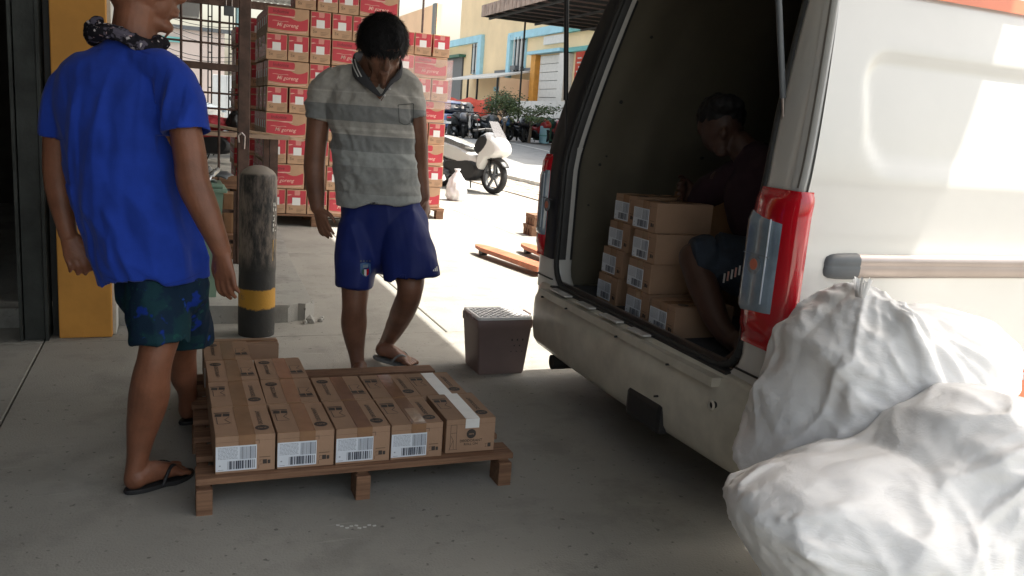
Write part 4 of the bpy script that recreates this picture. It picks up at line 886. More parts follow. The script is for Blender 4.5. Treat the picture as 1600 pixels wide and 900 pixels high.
def cart_parts(kind):
    if kind in CART: return CART[kind]
    w, d, h = BW-.006, BD-.009, BH-.001; parts = {}
    mb = MB(); mb.box((0, 0, h/2), (w, d, h), K['kraft'], bev=.002)
    for e_ in (-1, 1): mb.box((0, e_*(d/2-.0015), h+.0002), (w-.004, .0022, .0006), K['kraft_dark'])
    parts['box'] = mb
    # flap seam + tape
    mb = MB(); tw = .024; tp = K['tape'] if kind != 'w' else K['whitetape']
    tx = .004
    mb.box((tx, 0, h+.0004), (tw*2, d-.004, .0012), tp)
    mb.box((tx, -d/2-.0006, h-.016), (tw*2, .0012, .033), tp if kind == 'w' else K['tape']); parts['tape'] = mb
    if kind == 't': mb.box((tx+.006, -.05, h+.0014), (tw*1.6, d*.5, .0008), K['tape2'])
    mb = MB(); z = h+.0008
    fl = -1 if kind == 'f' else 1
    def disc(cx, cy, r, m, z_=z, n=20): mb.add([(cx+r*math.cos(2*math.pi*i/n), cy+r*math.sin(2*math.pi*i/n), z_) for i in range(n)], [tuple(range(n))], m)
    def ln(x0, y0, x1, y1, t, m, z_=z):
        a = Vector((x0, y0)); b_ = Vector((x1, y1)); dn = (b_-a).normalized(); s = Vector((-dn.y, dn.x))*t/2
        mb.add([(a.x+s.x, a.y+s.y, z_), (a.x-s.x, a.y-s.y, z_), (b_.x-s.x, b_.y-s.y, z_), (b_.x+s.x, b_.y+s.y, z_)], [(0, 1, 2, 3)], m)
    ix = .052*fl; iy = -.03*fl
    disc(ix, iy-.045*fl, .021, K['ink']); 
    v, f = text_geo('care', .015, .01); mb.add(v, f, K['kraft'], mx=Matrix.Translation((ix, iy-.045*fl, z+.0003)) @ Matrix.Rotation(0 if fl > 0 else math.pi, 4, 'Z'))
    v, f = text_geo('DEODORANT', .019, .02); mb.add(v, f, K['ink'], mx=Matrix.Translation((ix, iy+.044*fl, z)) @ Matrix.Rotation(math.pi/2*fl, 4, 'Z'))
    jx, jy = -.054*fl, .012*fl      # handling marks: glass + umbrella box + outline
    for dx in (-.014, .010): ln(jx+dx-.010, jy+.042*fl, jx+dx+.010, jy+.040*fl, .024, K['ink'])
    ln(jx-.026, jy+.062*fl, jx+.022, jy+.062*fl, .006, K['ink'])
    for (a, b_, c, d_) in ((-.02, .024, -.02, -.035), (-.02, -.035, .016, -.035), (.018, .024, .003, .0), (.003, .0, .018, -.03)): ln(jx+a, jy+b_*fl, jx+c, jy+d_*fl, .0024, K['ink'])
    yf = -d/2-.0009
    def fq(x0, z0, x1, z1, m, dy=0): mb.add([(x0, yf-dy, z0), (x1, yf-dy, z0), (x1, yf-dy, z1), (x0, yf-dy, z1)], [(0, 1, 2, 3)], m)
    fq(-w/2+.001, h-.0185, w/2-.001, h-.0178, K['inkfaint'])
    if kind in ('l', 't', 'f'):
        fq(.05, .022, .062, .036, K['ink']); fq(.064, .022, .072, .034, K['ink']); fq(.041, .021, .049, .0225, K['inkfaint']); fq(.041, .034, .049, .0355, K['inkfaint']); fq(.041, .028, .0425, .035, K['inkfaint'])
        fq(.040, .043, .072, .0455, K['inkfaint']); fq(.038, .008, .0392, .02, K['ink']); fq(.038, .088, .0392, .1, K['ink']); fq(.028, .0988, .0392, .1, K['ink'])
        parts['print'] = mb
        mb = MB(); dy = .0015; x0, x1, z0, z1 = -w/2+.001, .032, .008, .086
        mb.box(((x0+x1)/2, yf-.0005, (z0+z1)/2), (x1-x0, .0012, z1-z0), K['label']); parts['shipping_label'] = mb
        mb = MB(); rr = random.Random(3); yf2 = .0016
        def fq2(a, b_, c, d_, m): fq(a, b_, c, d_, m, yf2)
        # rebind quad writer onto the new builder
        def q2(a, b_, c, d_, m): mb.add([(a, yf-yf2, b_), (c, yf-yf2, b_), (c, yf-yf2, d_), (a, yf-yf2, d_)], [(0, 1, 2, 3)], m)
        x = x0+.034
        while x < x1-.006:
            ww = rr.choice((.0012, .0012, .0024, .0036, .005)); q2(x, .013, min(x+ww, x1-.005), .039, K['inkblue']); x += ww+rr.choice((.001, .0016, .003))
        x = x0+.068
        while x < x1-.004:
            ww = rr.choice((.0008, .0016, .0022)); q2(x, .043, min(x+ww, x1-.003), .082, K['inkblue'] if rr.random() < .6 else K['inkgrey']); x += ww+rr.choice((.0008, .0014))
        for i in range(9):
            z_ = .080-i*.0042; x = x0+.006
            while x < x0+.060: ww = rr.uniform(.003, .012); q2(x, z_, min(x+ww, x0+.062), z_+.0018, K['inkgrey']); x += ww+.0015
        q2(x0+.006, .012, x0+.022, .0135, K['inkgrey']); q2(x0+.009, .024, x0+.014, .028, K['inkgrey'])
        parts['barcode'] = mb
    else:
        n = 18; cx, cz = .002, .064
        mb.add([(cx+.0165*math.cos(2*math.pi*i/n), yf, cz+.0165*math.sin(2*math.pi*i/n)) for i in range(n)], [tuple(range(n))], K['ink'])
        X = Matrix.Rotation(math.pi/2, 4, 'X')
        for s_, sz, zz in (('care', .010, .064), ('DEODORANT', .0125, .040), ('ROLL ON', .0115, .028)):
            v, f = text_geo(s_, sz, .012); mb.add(v, f, K['kraft'] if s_ == 'care' else K['ink'], mx=Matrix.Translation((cx, yf-.0004, zz)) @ X)
        for (a, b_, c, d_) in ((-.070, .012, -.070, .098), (-.070, .098, -.050, .098), (-.050, .098, -.048, .012), (-.075, .012, -.045, .012), (-.068, .07, -.05, .07), (-.068, .06, -.060, .045), (-.060, .045, -.072, .015), (-.060, .045, -.058, .014)):
            A_ = Vector((a, b_)); B_ = Vector((c, d_)); dn = (B_-A_).normalized(); s = Vector((-dn.y, dn.x))*.0006
            mb.add([(A_.x+s.x, yf, A_.y+s.y), (A_.x-s.x, yf, A_.y-s.y), (B_.x-s.x, yf, B_.y-s.y), (B_.x+s.x, yf, B_.y+s.y)], [(0, 1, 2, 3)], K['ink'])
        fq(.062, .014, .073, .028, K['ink']); fq(.052, .014, .060, .0155, K['inkfaint']); fq(.052, .025, .060, .0265, K['inkfaint']); fq(.054, .016, .0555, .026, K['inkfaint'])
        parts['print'] = mb
    out = {}
    for n_, m in parts.items(): o = m.build(n_); out[n_] = o.data; bpy.data.objects.remove(o)
    CART[kind] = out; return out
def put_small(x, y, z, rz, kind, lab, grp):
    t = empty('small_carton', (x, y, z), rz, lab, 'carton', grp)
    ps = cart_parts(kind); b_ = link('box', ps['box'], t); link('tape', ps['tape'], b_ if False else t); link('print', ps['print'], t)
    if 'shipping_label' in ps: l = link('shipping_label', ps['shipping_label'], t); link('barcode', ps['barcode'], l)
    return t
cols = ['leftmost', 'second', 'middle', 'fourth', 'rightmost']
kinds = {(0, 0): 'l', (1, 0): 'l', (2, 0): 'l', (3, 0): 't', (4, 0): 'w', (0, 1): 'l', (1, 1): 'f', (2, 1): 'f', (3, 1): 'l', (4, 1): 'w', (0, 2): 'f', (1, 2): 'f', (0, 3): 'f'}
rown = ['front', 'second', 'third', 'rear']
for (i, j), k in kinds.items():
    x = P0.x+BW*(i+.5)+(.012 if i == 4 else 0); y = P0.y+BD*(j+.5)+(0.012 if i == 4 and j == 0 else 0)
    extra = {'w': 'white taped small carton', 'l': 'brown small carton with brown tape', 't': 'brown small carton with torn shiny tape', 'f': 'brown small carton with reversed print'}[k]
    if i == 4 and j == 1: x -= .014
    put_small(x+RNG.uniform(-.0022, .0022), y+RNG.uniform(-.002, .002), PZ, RNG.uniform(-.010, .010), k, f'{extra}, {cols[i]} of the {rown[j]} row on the pallet', 'small cartons on the pallet')
mb = MB(); mb.box((0, 0, .035), (.30, .10, .07), K['kraft'], bev=.002); mb.box((0, 0, .0705), (.30, .03, .001), K['tape']); mb.box((-.08, -.02, .0715), (.03, .012, .0006), K['ink'])
tag(mb.build('flat_carton', loc=(P0.x+.155, P0.y+BD*4+.055, PZ+.03), rot=(0, 0, 0)), 'low brown carton lying crosswise at the far left end of the pallet', 'carton')
# litter on the floor
p = onz(556, 823); mb = MB()
for i in range(9): x = (i-4)*.006; mb.box((x*2.2, .006*math.sin(i*2.1)-x*.25, .0016), (.010, .006, .0016), K['paperlitter'], mx=Matrix.Rotation(.3*math.sin(i), 4, 'Z'))
tag(mb.build('paper_scrap', loc=(p.x, p.y, 0), rot=(0, 0, -.25)), 'tiny torn white paper scraps on the floor in front of the pallet', 'litter')
for (px, py) in ((157, 553), (130, 520), (80, 632), (520, 800)):
    p = onz(px, py); mb = MB(); mb.box((0, 0, .002), (.012, .008, .003), K['paperlitter'], bev=.001)
# ================================================================== VAN
VC, VHW = 2.725, .875; vn = empty('delivery_van', (3.6, VC, 0), 0, 'cream white panel van with tailgate raised and rear load bay open', 'van')
VO = Vector((3.6, VC, 0))
def hwz(z): return VHW-.15*max(0, (z-1.1)/.65)**1.4-.10*max(0, (z-1.78)/.17)**2 - .03*max(0, (.45-z)/.25)
def urz(z): return 1.62+.15*max(0, (z-1)/.7)**1.3
def hoz(z): return .69-.09*max(0, (z-1.1)/.65)
def vch(mb, name, par=vn): return mb.build(name, par, loc=tuple(-VO) if par == vn else None)
def sstep(a, b, x): t = max(0, min(1, (x-a)/(b-a))); return t*t*(3-2*t)
def side(sg):
    mb = MB(); NU, NZ = 150, 88; U0, U1 = 0, 5.35; zs = [.23+(1.97-.23)*j/NZ for j in range(NZ+1)]; vs = []
    for i in range(NU+1):
        t = (i/NU)**1.25
        for z in zs:
            u0 = urz(z)+.012; u = u0+(U1-u0)*t
            # pressed panel with a wide lower ledge
            def rrd(uc0, uc1, z0, z1, r):      # signed distance to rounded rect (negative inside)
                cx, cz = (uc0+uc1)/2, (z0+z1)/2; qx = abs(u-cx)-(uc1-uc0)/2+r; qz = abs(z-cz)-(z1-z0)/2+r
                return math.hypot(max(qx, 0), max(qz, 0))+min(max(qx, qz), 0)-r
            d = 0
            for a, b_ in ((1.84, 3.3), (3.42, 4.6)):
                sdv = rrd(a, b_, 1.145, 1.475, .10); wdt = .045 if z < 1.22 else .02
                d = max(d, 1-sstep(-wdt, wdt*.6, sdv))
            rec = .016*d
            bul = .012*math.exp(-((z-.865)/.06)**2)+.010*math.sin(min(1, max(0, (z-.3)/1.3))*math.pi)
            v = hwz(z)+bul-.010-rec
            vs.append((u, VC+sg*v, z))
    fs = []
    for i in range(NU):
        for j in range(NZ):
            k = i*(NZ+1)+j; c = vs[k]
            if math.hypot(c[0]-2.2, c[2]-.30) < .365 or math.hypot(c[0]-4.9, c[2]-.30) < .37: continue
            q = (k, k+NZ+1, k+NZ+2, k+1); fs.append(q if sg < 0 else q[::-1])
    mb.add(vs, fs, K['vanwhite'], True); return vch(mb, 'side_panel')
side(-1); side(1)
# roof
mb = MB(); vs = []; NU, NV = 20, 24
for i in range(NU+1):
    for j in range(NV+1):
        u = urz(1.95)+.02+(5.1-urz(1.95))*i/NU; t = j/NV*2-1; vs.append((u, VC+t*hwz(1.965), 1.965+.06*(1-t*t)+.008*math.cos(t*18)*(1-abs(t))))
mb.add(vs, [(i*(NV+1)+j, (i+1)*(NV+1)+j, (i+1)*(NV+1)+j+1, i*(NV+1)+j+1) for i in range(NU) for j in range(NV)], K['vanwhite'], True); vch(mb, 'roof')
mb = MB(); mb.box((5.5, VC, .72), (.9, 1.6, .75), K['vanwhite'], bev=.12); vch(mb, 'bonnet')
mb = MB(); mb.add([(5.1, VC-.72, 1.95), (5.1, VC+.72, 1.95), (5.75, VC+.8, 1.09), (5.75, VC-.8, 1.09), (5.1, VC-.8, 1.0), (5.1, VC+.8, 1.0)], [(0, 1, 2, 3), (0, 3, 4), (1, 5, 2)], K['carglass']); vch(mb, 'windscreen')
# rear corner pillars (loft), both sides
def pillar_loft(sg, zs, prof, m, name, par=vn, flip=False):
    mb = MB(); n = len(prof(zs[0])); vs = []
    for z in zs:
        for a, b_ in prof(z): vs.append((a, VC+sg*b_, z))
    fs = [(i*n+j, (i+1)*n+j, (i+1)*n+j+1, i*n+j+1) for i in range(len(zs)-1) for j in range(n-1)]
    mb.add(vs, fs, m, True); o = vch(mb, name, par); return o
zs = [.45+.035*i for i in range(44)]
def pp(z):
    s, u, o = hwz(z)+.0, urz(z), hoz(z); 
    if z < .56: o = o-.16*(1-math.sqrt(max(0, 1-((.56-z)/.11)**2))) if z > .45 else o-.16
    return [(u+.03, s-.014), (u+.014, s-.016), (u+.010, s-.008), (u+.004, s-.012), (u+.0, s-.022), (u-.002, s-.04), (u-.002, s-.07), (u, o+.03), (u+.006, o+.012), (u+.02, o), (u+.07, o-.004), (u+.09, o+.0), (u+.10, o+.04)]
for sg in (-1, 1): pillar_loft(sg, zs, pp, K['vancream'] if False else K['vanwhite'], 'rear_pillar')
mb = MB(); vs = []
for z in [.60+.03*i for i in range(42)]:
    q = pp(z); s_e = hwz(z); vs += [(urz(z)-.006, VC+s_e-(.03 if z > 1.05 else .07), z), (urz(z)-.008, VC+hoz(z)+.02, z), (urz(z)+.02, VC+hoz(z)-.004, z), (urz(z)+.09, VC+hoz(z)-.002, z)]
mb.add(vs, [(4*i+j, 4*i+j+1, 4*i+j+5, 4*i+j+4) for i in range(41) for j in range(3)], K['black'], True); vch(mb, 'pillar_trim')
# black rubber seal round the opening
pts = []
for z in [.56+.05*i for i in range(25)]: pts.append((urz(z)+.012, VC-hoz(z)+.0, z))
top = [(urz(1.84)+.01, VC-hoz(1.8)+.05+t*(2*hoz(1.8)-.1)/10, 1.86) for t in range(11)]
bot = []
for i in range(7): a = math.pi/2*i/6; bot.append((urz(.5)+.012, VC-hoz(.5)+.13-.13*math.cos(a)*1, .60-.12*math.sin(a)))
lp = bot[::-1]+pts[1:]+top+[(a, 2*VC-b_, c) for a, b_, c in reversed(pts[1:])]+[(a, 2*VC-b_, c) for a, b_, c in bot]
mb = MB(); mb.path(lp+[lp[0]], .013, K['vanseal'], n=8); vch(mb, 'door_seal')
mb = MB(); mb.box((urz(1.9)+.04, VC, 1.90), (.12, 1.3, .1), K['vancream'], bev=.02); vch(mb, 'header')
# interior
mb = MB(); mb.box((3.0, VC, .449), (2.7, 1.46, .04), K['vanfloor']); vch(mb, 'load_floor')
mb = MB(); mb.box((1.625, VC, .478), (.05, 1.34, .012), K['vanseal'], bev=.004); mb.box((1.66, VC, .492), (.012, 1.34, .02), K['chrome']); vch(mb, 'sill_strip')
for sg in (-1, 1):
    mb = MB(); vs = []; NU, NZ = 30, 16
    for i in range(NU+1):
        for j in range(NZ+1):
            z = .47+1.42*j/NZ; u = 1.70+.15*max(0, (z-1)/.7)**1.3+2.6*i/NU
            rib = .03*sstep(.25, .35, abs(((u-1.7) % .62)/.62-.5)*2-.0) if i > 3 else .03
            vs.append((u, VC+sg*(hwz(z)-.115+rib-.04*(i < 3)), z))
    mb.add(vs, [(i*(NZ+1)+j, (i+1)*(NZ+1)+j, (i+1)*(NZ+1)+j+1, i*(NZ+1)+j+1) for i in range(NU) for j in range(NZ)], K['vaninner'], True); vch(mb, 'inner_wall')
    mb = MB(); rr = random.Random(4)
    for z, u in ((.85, 1.80), (1.04, 1.84), (1.08, 1.87), (1.33, 1.9), (1.62, 1.98), (1.1, 2.4)): 
        y = VC+sg*(hwz(z)-.118-.012); mb.cyl((u, y, z), (u, y+sg*.01, z), rr.choice((.005, .007, .009)), K['vanseal'], n=10)
    vch(mb, 'panel_hole')
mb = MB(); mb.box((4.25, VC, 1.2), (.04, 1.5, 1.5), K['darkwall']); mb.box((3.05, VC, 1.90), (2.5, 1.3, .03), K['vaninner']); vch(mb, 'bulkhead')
mb = MB(); mb.box((3.5, VC, .32), (3.6, 1.45, .2), K['black']); vch(mb, 'underbody')
# bumper
def bump_path(k=1.0):
    pts = []; R = .14; u0 = 1.575; e = VHW-.008
    pts.append((2.14, -e)); pts.append((1.95, -e)); 
    for i in range(9): a = math.pi/2*i/8; pts.append((u0+R-R*math.sin(a), -(e-R+R*math.cos(a))))
    for i in range(1, 12): t = i/12; pts.append((u0-.018*math.sin(math.pi*t), -(e-R)+2*(e-R)*t))
    for i in range(9): a = math.pi/2*(1-i/8); pts.append((u0+R-R*math.sin(a), (e-R+R*math.cos(a))))
    pts.append((1.95, e)); pts.append((2.14, e)); return pts
bp_ = bump_path(); nrm = []
for i in range(len(bp_)):
    a = Vector(bp_[max(0, i-1)]); b_ = Vector(bp_[min(len(bp_)-1, i+1)]); t = (b_-a).normalized(); nrm.append(Vector((-t.y, t.x)))
prof = [(-.05, .185), (-.018, .19), (-.002, .215), (.006, .27), (.008, .36), (.006, .405), (-.003, .425), (-.006, .44), (-.012, .462), (-.024, .476), (-.05, .482), (-.085, .483), (-.10, .475)]
mb = MB(); vs = []
for (p, n_) in zip(bp_, nrm):
    for o, z in prof: vs.append((p[0]+n_.x*o, VC+p[1]+n_.y*o, z))
n_ = len(prof); mb.add(vs, [(i*n_+j, (i+1)*n_+j, (i+1)*n_+j+1, i*n_+j+1) for i in range(len(bp_)-1) for j in range(n_-1)], K['vancream'], True); bpo = fixn(vch(mb, 'bumper'))
mb = MB(); mb.box((1.60, VC, .455), (.10, 1.34, .03), K['vancream']); vch(mb, 'bumper_top')
for v, l in ((3.22, .16), (2.98, .12), (2.76, .14), (2.55, .12)):
    mb = MB(); mb.box((1.575, v, .487), (.035, l, .008), K['vanwhite'], bev=.003); mb.box((1.60, v-.02, .485), (.012, l*.7, .006), K['black']); vch(mb, 'step_plate')
for v, z in ((3.35, .44), (3.1, .445), (2.66, .44), (2.3, .44), (2.35, .31)): 
    mb = MB(); mb.cyl((1.54, v, z), (1.5825, v, z), .004, K['black'], n=8); vch(mb, 'screw')
mb = MB(); mb.cyl((1.555, 2.045, .385), (1.575, 2.045, .385), .011, K['black'], n=16); vch(mb, 'sensor')
mb = MB(); mb.lathe([(.011, 0), (.017, 0), (.018, .004), (.011, .006)], K['vancream'], n=18, mx=Matrix.Translation((1.5545, 2.045, .385)) @ Matrix.Rotation(-math.pi/2, 4, 'Y')); vch(mb, 'sensor_ring')
mb = MB(); mb.box((1.572, 2.43, .232), (.05, .24, .11), K['black'], bev=.022); vch(mb, 'tow_recess')
mb = MB(); mb.box((1.5585, 2.33, .335), (.003, .0025, .05), K['inkfaint']); mb.box((1.5585, 2.365, .36), (.003, .07, .0025), K['inkfaint']); vch(mb, 'tow_cover_line')
mb = MB(); mb.cyl((1.90, 3.29, .15), (1.60, 3.31, .143), .034, K['black'], n=20, cap=False); mb.cyl((1.60, 3.31, .143), (1.66, 3.31, .144), .029, K['dark'], n=20); vch(mb, 'exhaust_pipe')
mb = MB(); mb.box((1.72, VC, .24), (.1, 1.5, .12), K['black']); vch(mb, 'rear_valance')
mb = MB()
for sg in (-1, 1): mb.box((1.617, VC+sg*(hwz(.5)-.10), .508), (.012, .17, .004), K['vanseal'])
vch(mb, 'panel_gap')
# dark drain seams beside the corner above the lights
for sg in (-1, 1):
    mb = MB(); vs = []
    for i in range(18):
        z = 1.08+i*.05; u = urz(z); s = hwz(z); vs += [(u-.0035, VC+sg*(s-.032), z), (u-.0035, VC+sg*(s-.024), z), (u-.001, VC+sg*(s-.058), z), (u-.0045, VC+sg*(s-.054), z)]
    mb.add(vs, [(4*i, 4*i+1, 4*i+5, 4*i+4) for i in range(17)]+[(4*i+2, 4*i+3, 4*i+7, 4*i+6) for i in range(17)], K['drain']); vch(mb, 'drain_seam')
# tail lights
for sg in (-1, 1):
    def tp(z, g=0):
        s, u = hwz(z), urz(z); k = sstep(.615, .66, z)*(1-sstep(1.045, 1.07, z)); q = .018*k
        return [(u+.036, s-.03), (u+.034, s+.012*k), (u+.015, s+.015*k), (u-.006, s+.006*k), (u-.014-q*.4, s-.018), (u-.010-q, s-.06), (u-.008-q, s-.12), (u-.006-q*.8, s-.17), (u+.004, s-.192), (u+.03, s-.196)]
    if sg > 0:
        tp0 = tp
        def tp(z, g=0):
            k_ = .45; s = hwz(z); return [(a, s+(b_-s)*(k_ if b_ < s-.02 else 1)) for a, b_ in tp0(z)]
    zz = [.60, .606, .62, .64, .66]+[.70+.05*i for i in range(7)]+[1.04, 1.055, 1.067, 1.072]
    tl = pillar_loft(sg, zz, tp, K['redlens'], 'tail_light')
    def lp_(z):
        s, u = hwz(z), urz(z); k = sstep(.695, .715, z)*(1-sstep(.978, .998, z)); q = .0285-.008*(1-k)
        return [(u-.016, s-.028), (u-q+.004, s-.036), (u-q-.001, s-.06), (u-q-.001, s-.12), (u-q, s-.172), (u-q+.005, s-.188), (u+.0, s-.196)]
    zz = [.700, .706, .715, .73]+[.76+.04*i for i in range(6)]+[.975, .99, .997, 1.0]
    mb = MB(); vs = []
    for z in zz: vs += [(a-(.003 if sg > 0 else 0), VC+sg*(b_ if sg < 0 else hwz(z)+(b_-hwz(z))*.42), z) for a, b_ in lp_(z)]
    mb.add(vs, [(i*7+j, (i+1)*7+j, (i+1)*7+j+1, i*7+j+1) for i in range(len(zz)-1) for j in range(6)], K['lens'], True); cl = mb.build('clear_lens', tl)
    mb = MB(); mb.cyl((urz(.85)-.0345, VC+sg*(hwz(.85)-.125), .845), (urz(.85)-.030, VC+sg*(hwz(.85)-.125), .845), .017, K['orangelens'], n=16)
    mb.build('indicator_bulb', tl)
    mb = MB(); mb.box((urz(.87)-.0335, VC+sg*(hwz(.87)-.12), .875), (.003, .115, .003), K['lens2']); mb.box((urz(.87)-.0335, VC+sg*(hwz(.87)-.075), .86), (.004, .003, .25), K['label'])
    mb.cyl((urz(.85)-.0335, VC+sg*(hwz(.85)-.125), .845), (urz(.85)-.031, VC+sg*(hwz(.85)-.125), .845), .03, K['lens2'], n=20); mb.build('reflector', tl)
# rub rail
sy = VC-hwz(.87)-.005
mb = MB()
rp = [(0, -.036), (-.012, -.034), (-.020, -.02), (-.021, 0), (-.019, .004), (-.021, .008), (-.020, .022), (-.012, .033), (0, .036)]
vs = [(u, sy+a, .865+b_) for u in (1.83, 5.2) for a, b_ in rp]; n_ = len(rp); mb.add(vs, [(j, n_+j, n_+j+1, j+1)[::-1] for j in range(n_-1)], K['chrome'], True); vch(mb, 'rub_rail')
mb = MB(); vs = []
uu = [1.722, 1.724, 1.73, 1.745, 1.77, 1.80, 1.842]; sc_ = [.3, .55, .8, .96, 1.05, 1.08, 1.08]
for u, s in zip(uu, sc_): vs += [(u, sy+a*s*1.1-.001, .865+b_*s) for a, b_ in rp]
mb.add(vs, [(i*n_+j, (i+1)*n_+j, (i+1)*n_+j+1, i*n_+j+1)[::-1] for i in range(len(uu)-1) for j in range(n_-1)], K['greyplastic'], True); vch(mb, 'rail_cap')
# vinyl graphics and panel seam
def onside(px, py, lift=.003):
    v = 1.85
    for _ in range(6): 
        q = onv(px, py, v); z = q.z
        bul = .012*math.exp(-((z-.865)/.06)**2)+.010*math.sin(min(1, max(0, (z-.3)/1.3))*math.pi)
        v = VC-(hwz(z)+bul-.010)-lift
    return (q.x, v, q.z)
mb = MB()
def flat(pts, m): mb.add([onside(*p) for p in pts], [tuple(range(len(pts)))], m)
for dy in (0, 28): flat([(1571, 540+dy), (1577, 540+dy), (1582, 542+dy), (1591, 535+dy), (1584, 545+dy), (1580, 546+dy), (1577, 542+dy)], K['inkfaint'])
vch(mb, 'bird_graphic'); mb = MB()
flat([(1600, 566), (1596, 582), (1660, 582), (1660, 560)], K['orangevinyl']); flat([(1594, 586), (1660, 586), (1660, 592), (1591, 592)], K['creamprint']); flat([(1590, 594), (1660, 594), (1660, 660), (1592, 650), (1581, 628)], K['orangevinyl'])
vch(mb, 'boat_graphic')
mb = MB(); vs = []
for i in range(20): u = 2.02+i*.17; z1 = 1.70; z0 = 1.655-.0*i; vs += [(u, VC-hwz(z0)-.002, z0), (u, VC-hwz(z1)-.002, z1)]
mb.add(vs, [(2*i, 2*i+2, 2*i+3, 2*i+1) for i in range(19)], K['orangevinyl'], True); vch(mb, 'orange_stripe')
for x, zc in ((2.2, .3), (4.9, .3)):
    for sg in (-1, 1):
        w_ = wheel(vn, 'wheel', x-VO.x, .30, .19, sg*.76, 'greyplastic', 6)
mb = MB()
for x in (2.2, 4.9): mb.cyl((x, VC-.62, .3), (x, VC-.64, .3), .38, K['black'], n=24); mb.cyl((x, VC+.62, .3), (x, VC+.64, .3), .38, K['black'], n=24)
vch(mb, 'wheel_housing')
for x in (2.2, 4.9):          # rolled arch lips give the wheel openings a clean edge
    for sg in (-1, 1):
        mb = MB(); pts = []
        for i in range(25):
            a = math.radians(-12+204*i/24); z = .30+.385*math.sin(a); u = x+.385*math.cos(a)
            if z > .235: pts.append((u, VC+sg*(hwz(z)+.0), z))
        mb.path(pts, .026, K['vanwhite'], n=8); vch(mb, 'arch_lip')
# gas struts and raised tailgate
for sg, (a, m_, b_) in ((1, ((1.645, 3.44, 1.085), (1.622, 3.44, 1.317), (1.56, 3.44, 2.03))), (-1, ((1.70, 2.03, 1.09), (1.657, 2.03, 1.33), (1.50, 2.03, 2.02)))):
    mb = MB(); mb.cyl(a, m_, .0045, K['chrome'] if sg < 0 else K['black'], n=10); mb.cyl(m_, b_, .011 if sg > 0 else .009, K['black'] if sg > 0 else K['greyplastic'], n=12); mb.cyl(Vector(a)+Vector((0, -.01, 0)), Vector(a)+Vector((0, .02, 0)), .014, K['black'], n=10)
    mb.box((a[0]+.012, a[1], a[2]), (.02, .035, .06), K['dark'], bev=.004); vch(mb, 'gas_strut')
mb = MB(); tg = Matrix.Translation((1.80, VC, 2.0)) @ Matrix.Rotation(math.radians(12), 4, 'Y')
mb.box((-.58, 0, .03), (1.12, 1.36, .05), K['vancream'], mx=tg, bev=.02); mb.box((-.62, 0, .06), (.7, 1.1, .02), K['carglass'], mx=tg, bev=.005); vch(mb, 'tailgate')

# cartons inside van (same kind as on the pallet); label faces the opening
ci = 0
vanlabs = []
def van_cart(u, v, k, lab, rot=0.0): return put_small(u+BD/2, v, .47+.001+k*BH, -math.pi/2+rot, 'l', lab, 'small cartons inside the van')
lv = ['bottom', 'second', 'third', 'top']
van_cart(1.685, 2.585, 0, 'small carton standing alone by the right end of the bottom row in the van')
for k, dv in enumerate((.02, .035, .025, .05)): van_cart(1.70+.004*k, 2.775+dv, k, f'small labelled carton in the van, {lv[k]} of the right hand full stack')
for k, dv in enumerate((.11, .10, .075, .055)): van_cart(1.735+.006*k, 3.0+dv, k, f'small labelled carton in the van, {lv[k]} of the left hand full stack')
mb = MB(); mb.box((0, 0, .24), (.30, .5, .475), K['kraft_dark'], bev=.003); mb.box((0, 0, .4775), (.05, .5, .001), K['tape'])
tag(mb.build('tall_carton', loc=(2.3, 3.05, .47)), 'tall dim brown carton behind the front stacks inside the van', 'carton')

